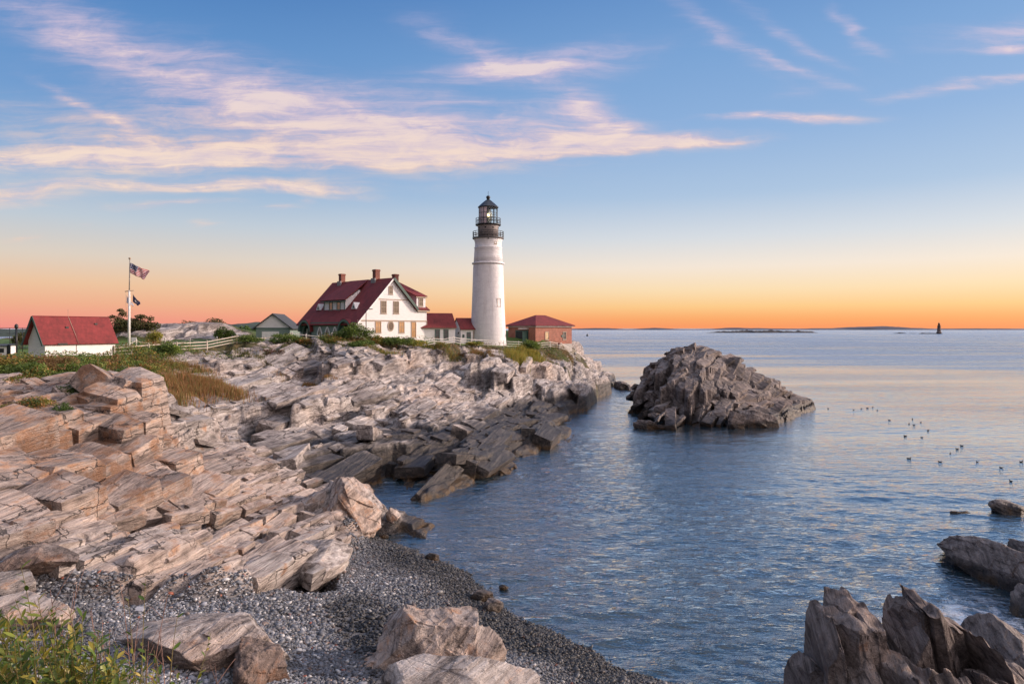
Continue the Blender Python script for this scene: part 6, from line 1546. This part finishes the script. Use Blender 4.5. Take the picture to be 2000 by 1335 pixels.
# ------------------------------------------------------------------ far shores
def ridge(name, pts, Y, depth, mat, label=None, cat=None, kind=None, base=-.5, rough=.25, seed=0, step=3.):
    """long low land: a row of profile points (px, height) swept over its depth"""
    xs = [(p-1000)/F*Y for p, _ in pts]; n = max(40, int((xs[-1]-xs[0])/step)); X_ = np.linspace(xs[0], xs[-1], n)
    Hh = np.interp(X_, xs, [q for _, q in pts]); m = 9; V = []
    for j in range(m):
        t = j/(m-1); w = math.sin(math.pi*min(1., max(0., t)))**.6
        yy = Y+depth*(t-.35)
        hz = base+(Hh-base)*w*(1+rough*vnoise(X_/depth*6+seed, np.full(n, t*4.), seed=seed)+rough*.6*vnoise(X_/depth*22, np.full(n, t*9.), seed=seed+1))
        V.append(np.c_[X_, np.full(n, yy)+depth*.12*vnoise(X_/depth*2, np.full(n, t), seed=seed+2), hz])
    V = np.concatenate(V); ii_ = np.arange(m*n).reshape(m, n); Q_ = np.stack([ii_[:-1, :-1], ii_[:-1, 1:], ii_[1:, 1:], ii_[1:, :-1]], -1).reshape(-1, 4)
    o = np_mesh(name, V, [Q_], mat, {'tone': np.full(len(V), .4), 'warm': np.zeros(len(V))}, smooth=True); return tag(o, label, cat, kind=kind)
M_far = paint('far_hill', (.060, .068, .10), .95, .25, .004); M_far2 = paint('far_island', (.045, .042, .045), .95, .35, .03); M_wood2 = paint('far_wood', (.045, .065, .050), .95, .5, .05)  # haze put into the blue-grey of the far hills
ridge('hills', [(1080, 0), (1118, 9), (1150, 12), (1190, 14), (1225, 6), (1250, 9), (1280, 16), (1330, 7), (1360, 6), (1400, 8), (1440, 18), (1500, 12), (1560, 10), (1640, 14), (1700, 26), (1740, 28), (1780, 18), (1840, 9), (1900, 12), (1990, 9), (2100, 11), (2300, 6), (2400, 0)], 5200, 500, M_far, kind='structure', rough=.12, seed=3, step=25)
ridge('low_island', [(1383, 0), (1398, 2.5), (1420, 4.5), (1460, 5.5), (1500, 6), (1540, 5), (1575, 4.2), (1590, 3.4), (1597, 0)], 1850, 60, M_far2, 'long low dark rocky island lying flat on the sea short of the horizon', 'island', rough=.4, seed=5, step=4)
ridge('hills', [(-260, 9), (-100, 10), (40, 10.5), (200, 11), (420, 16), (470, 19), (520, 19.5), (600, 16), (660, 8), (700, 0)], 1100, 260, M_wood2, kind='structure', rough=.25, seed=8, step=6)
strip('far_woods', [(380, 300), (430, 300), (470, 305), (500, 300), (560, 310), (620, 300)], 9000, 1.3, 'deep', 51, zf=lambda x, y: 8.5+1.5*vnoise(x*.05, y*.05, seed=9)-.0*x, h=4.6, wdt=18.)
# beacon on its ledge
Yb = 1500.; bx = (1834-1000)/F*Yb; o = empty('beacon', (bx, Yb, 0), 0, 'distant dark lighthouse tower on a small rock far out at sea', 'lighthouse')
pm = Yb/F
PB().lathe([(5.2, 0), (4.9, 4.5), (3.9, 5), (3.1, 17.5), (3.5, 18.2), (3.5, 18.8)], 16).build('tower', paint('beacon_stone', (.10, .075, .07), .8, .2, .2), o)
PB().lathe([(1.9, 18.81), (1.9, 22), (2.2, 22.2), (1.2, 23.8), (.3, 24.6), (.2, 26)], 12).build('lantern', M_black, o)
PB().lathe([(4.6, 1.), (4.95, 1.1), (4.93, 4.4), (4.5, 4.5)], 16).build('base_band', paint('beacon_white', (.45, .42, .42), .7), o)
rock('skerry', (bx-22, Yb+4, -.2), [dict(c=(0, 0, 0), size=(26, 9, 2.4), sub=5, step=.12, grain=.2), dict(c=(20, -2, 0), size=(13, 8, 2.2), sub=5, step=.12)], M_far2, 'small flat dark skerry carrying the distant tower', 'rock', seed=900)
rock('skerry', ((1760-1000)/F*1600, 1600, -.3), [dict(c=(0, 0, 0), size=(15, 6, 2.2), sub=5, step=.15, grain=.25), dict(c=(26, 0, 0), size=(10, 6, 1.4), sub=5)], M_far2, 'pair of low dark rocks left of the distant tower, barely above the sea', 'rock', seed=910)
v = at(1147, 654, 1060); b = PB().lathe([(.2, -.3), (1.5, .1), (1.6, 1.4), (.9, 2.4), (.5, 3.6), (.05, 3.8)], 14)
tag(b.build('buoy', M_black, None, ((1147-1000)/F*1060, 1060, 0)), 'small dark buoy floating beyond the brick building corner', 'buoy')
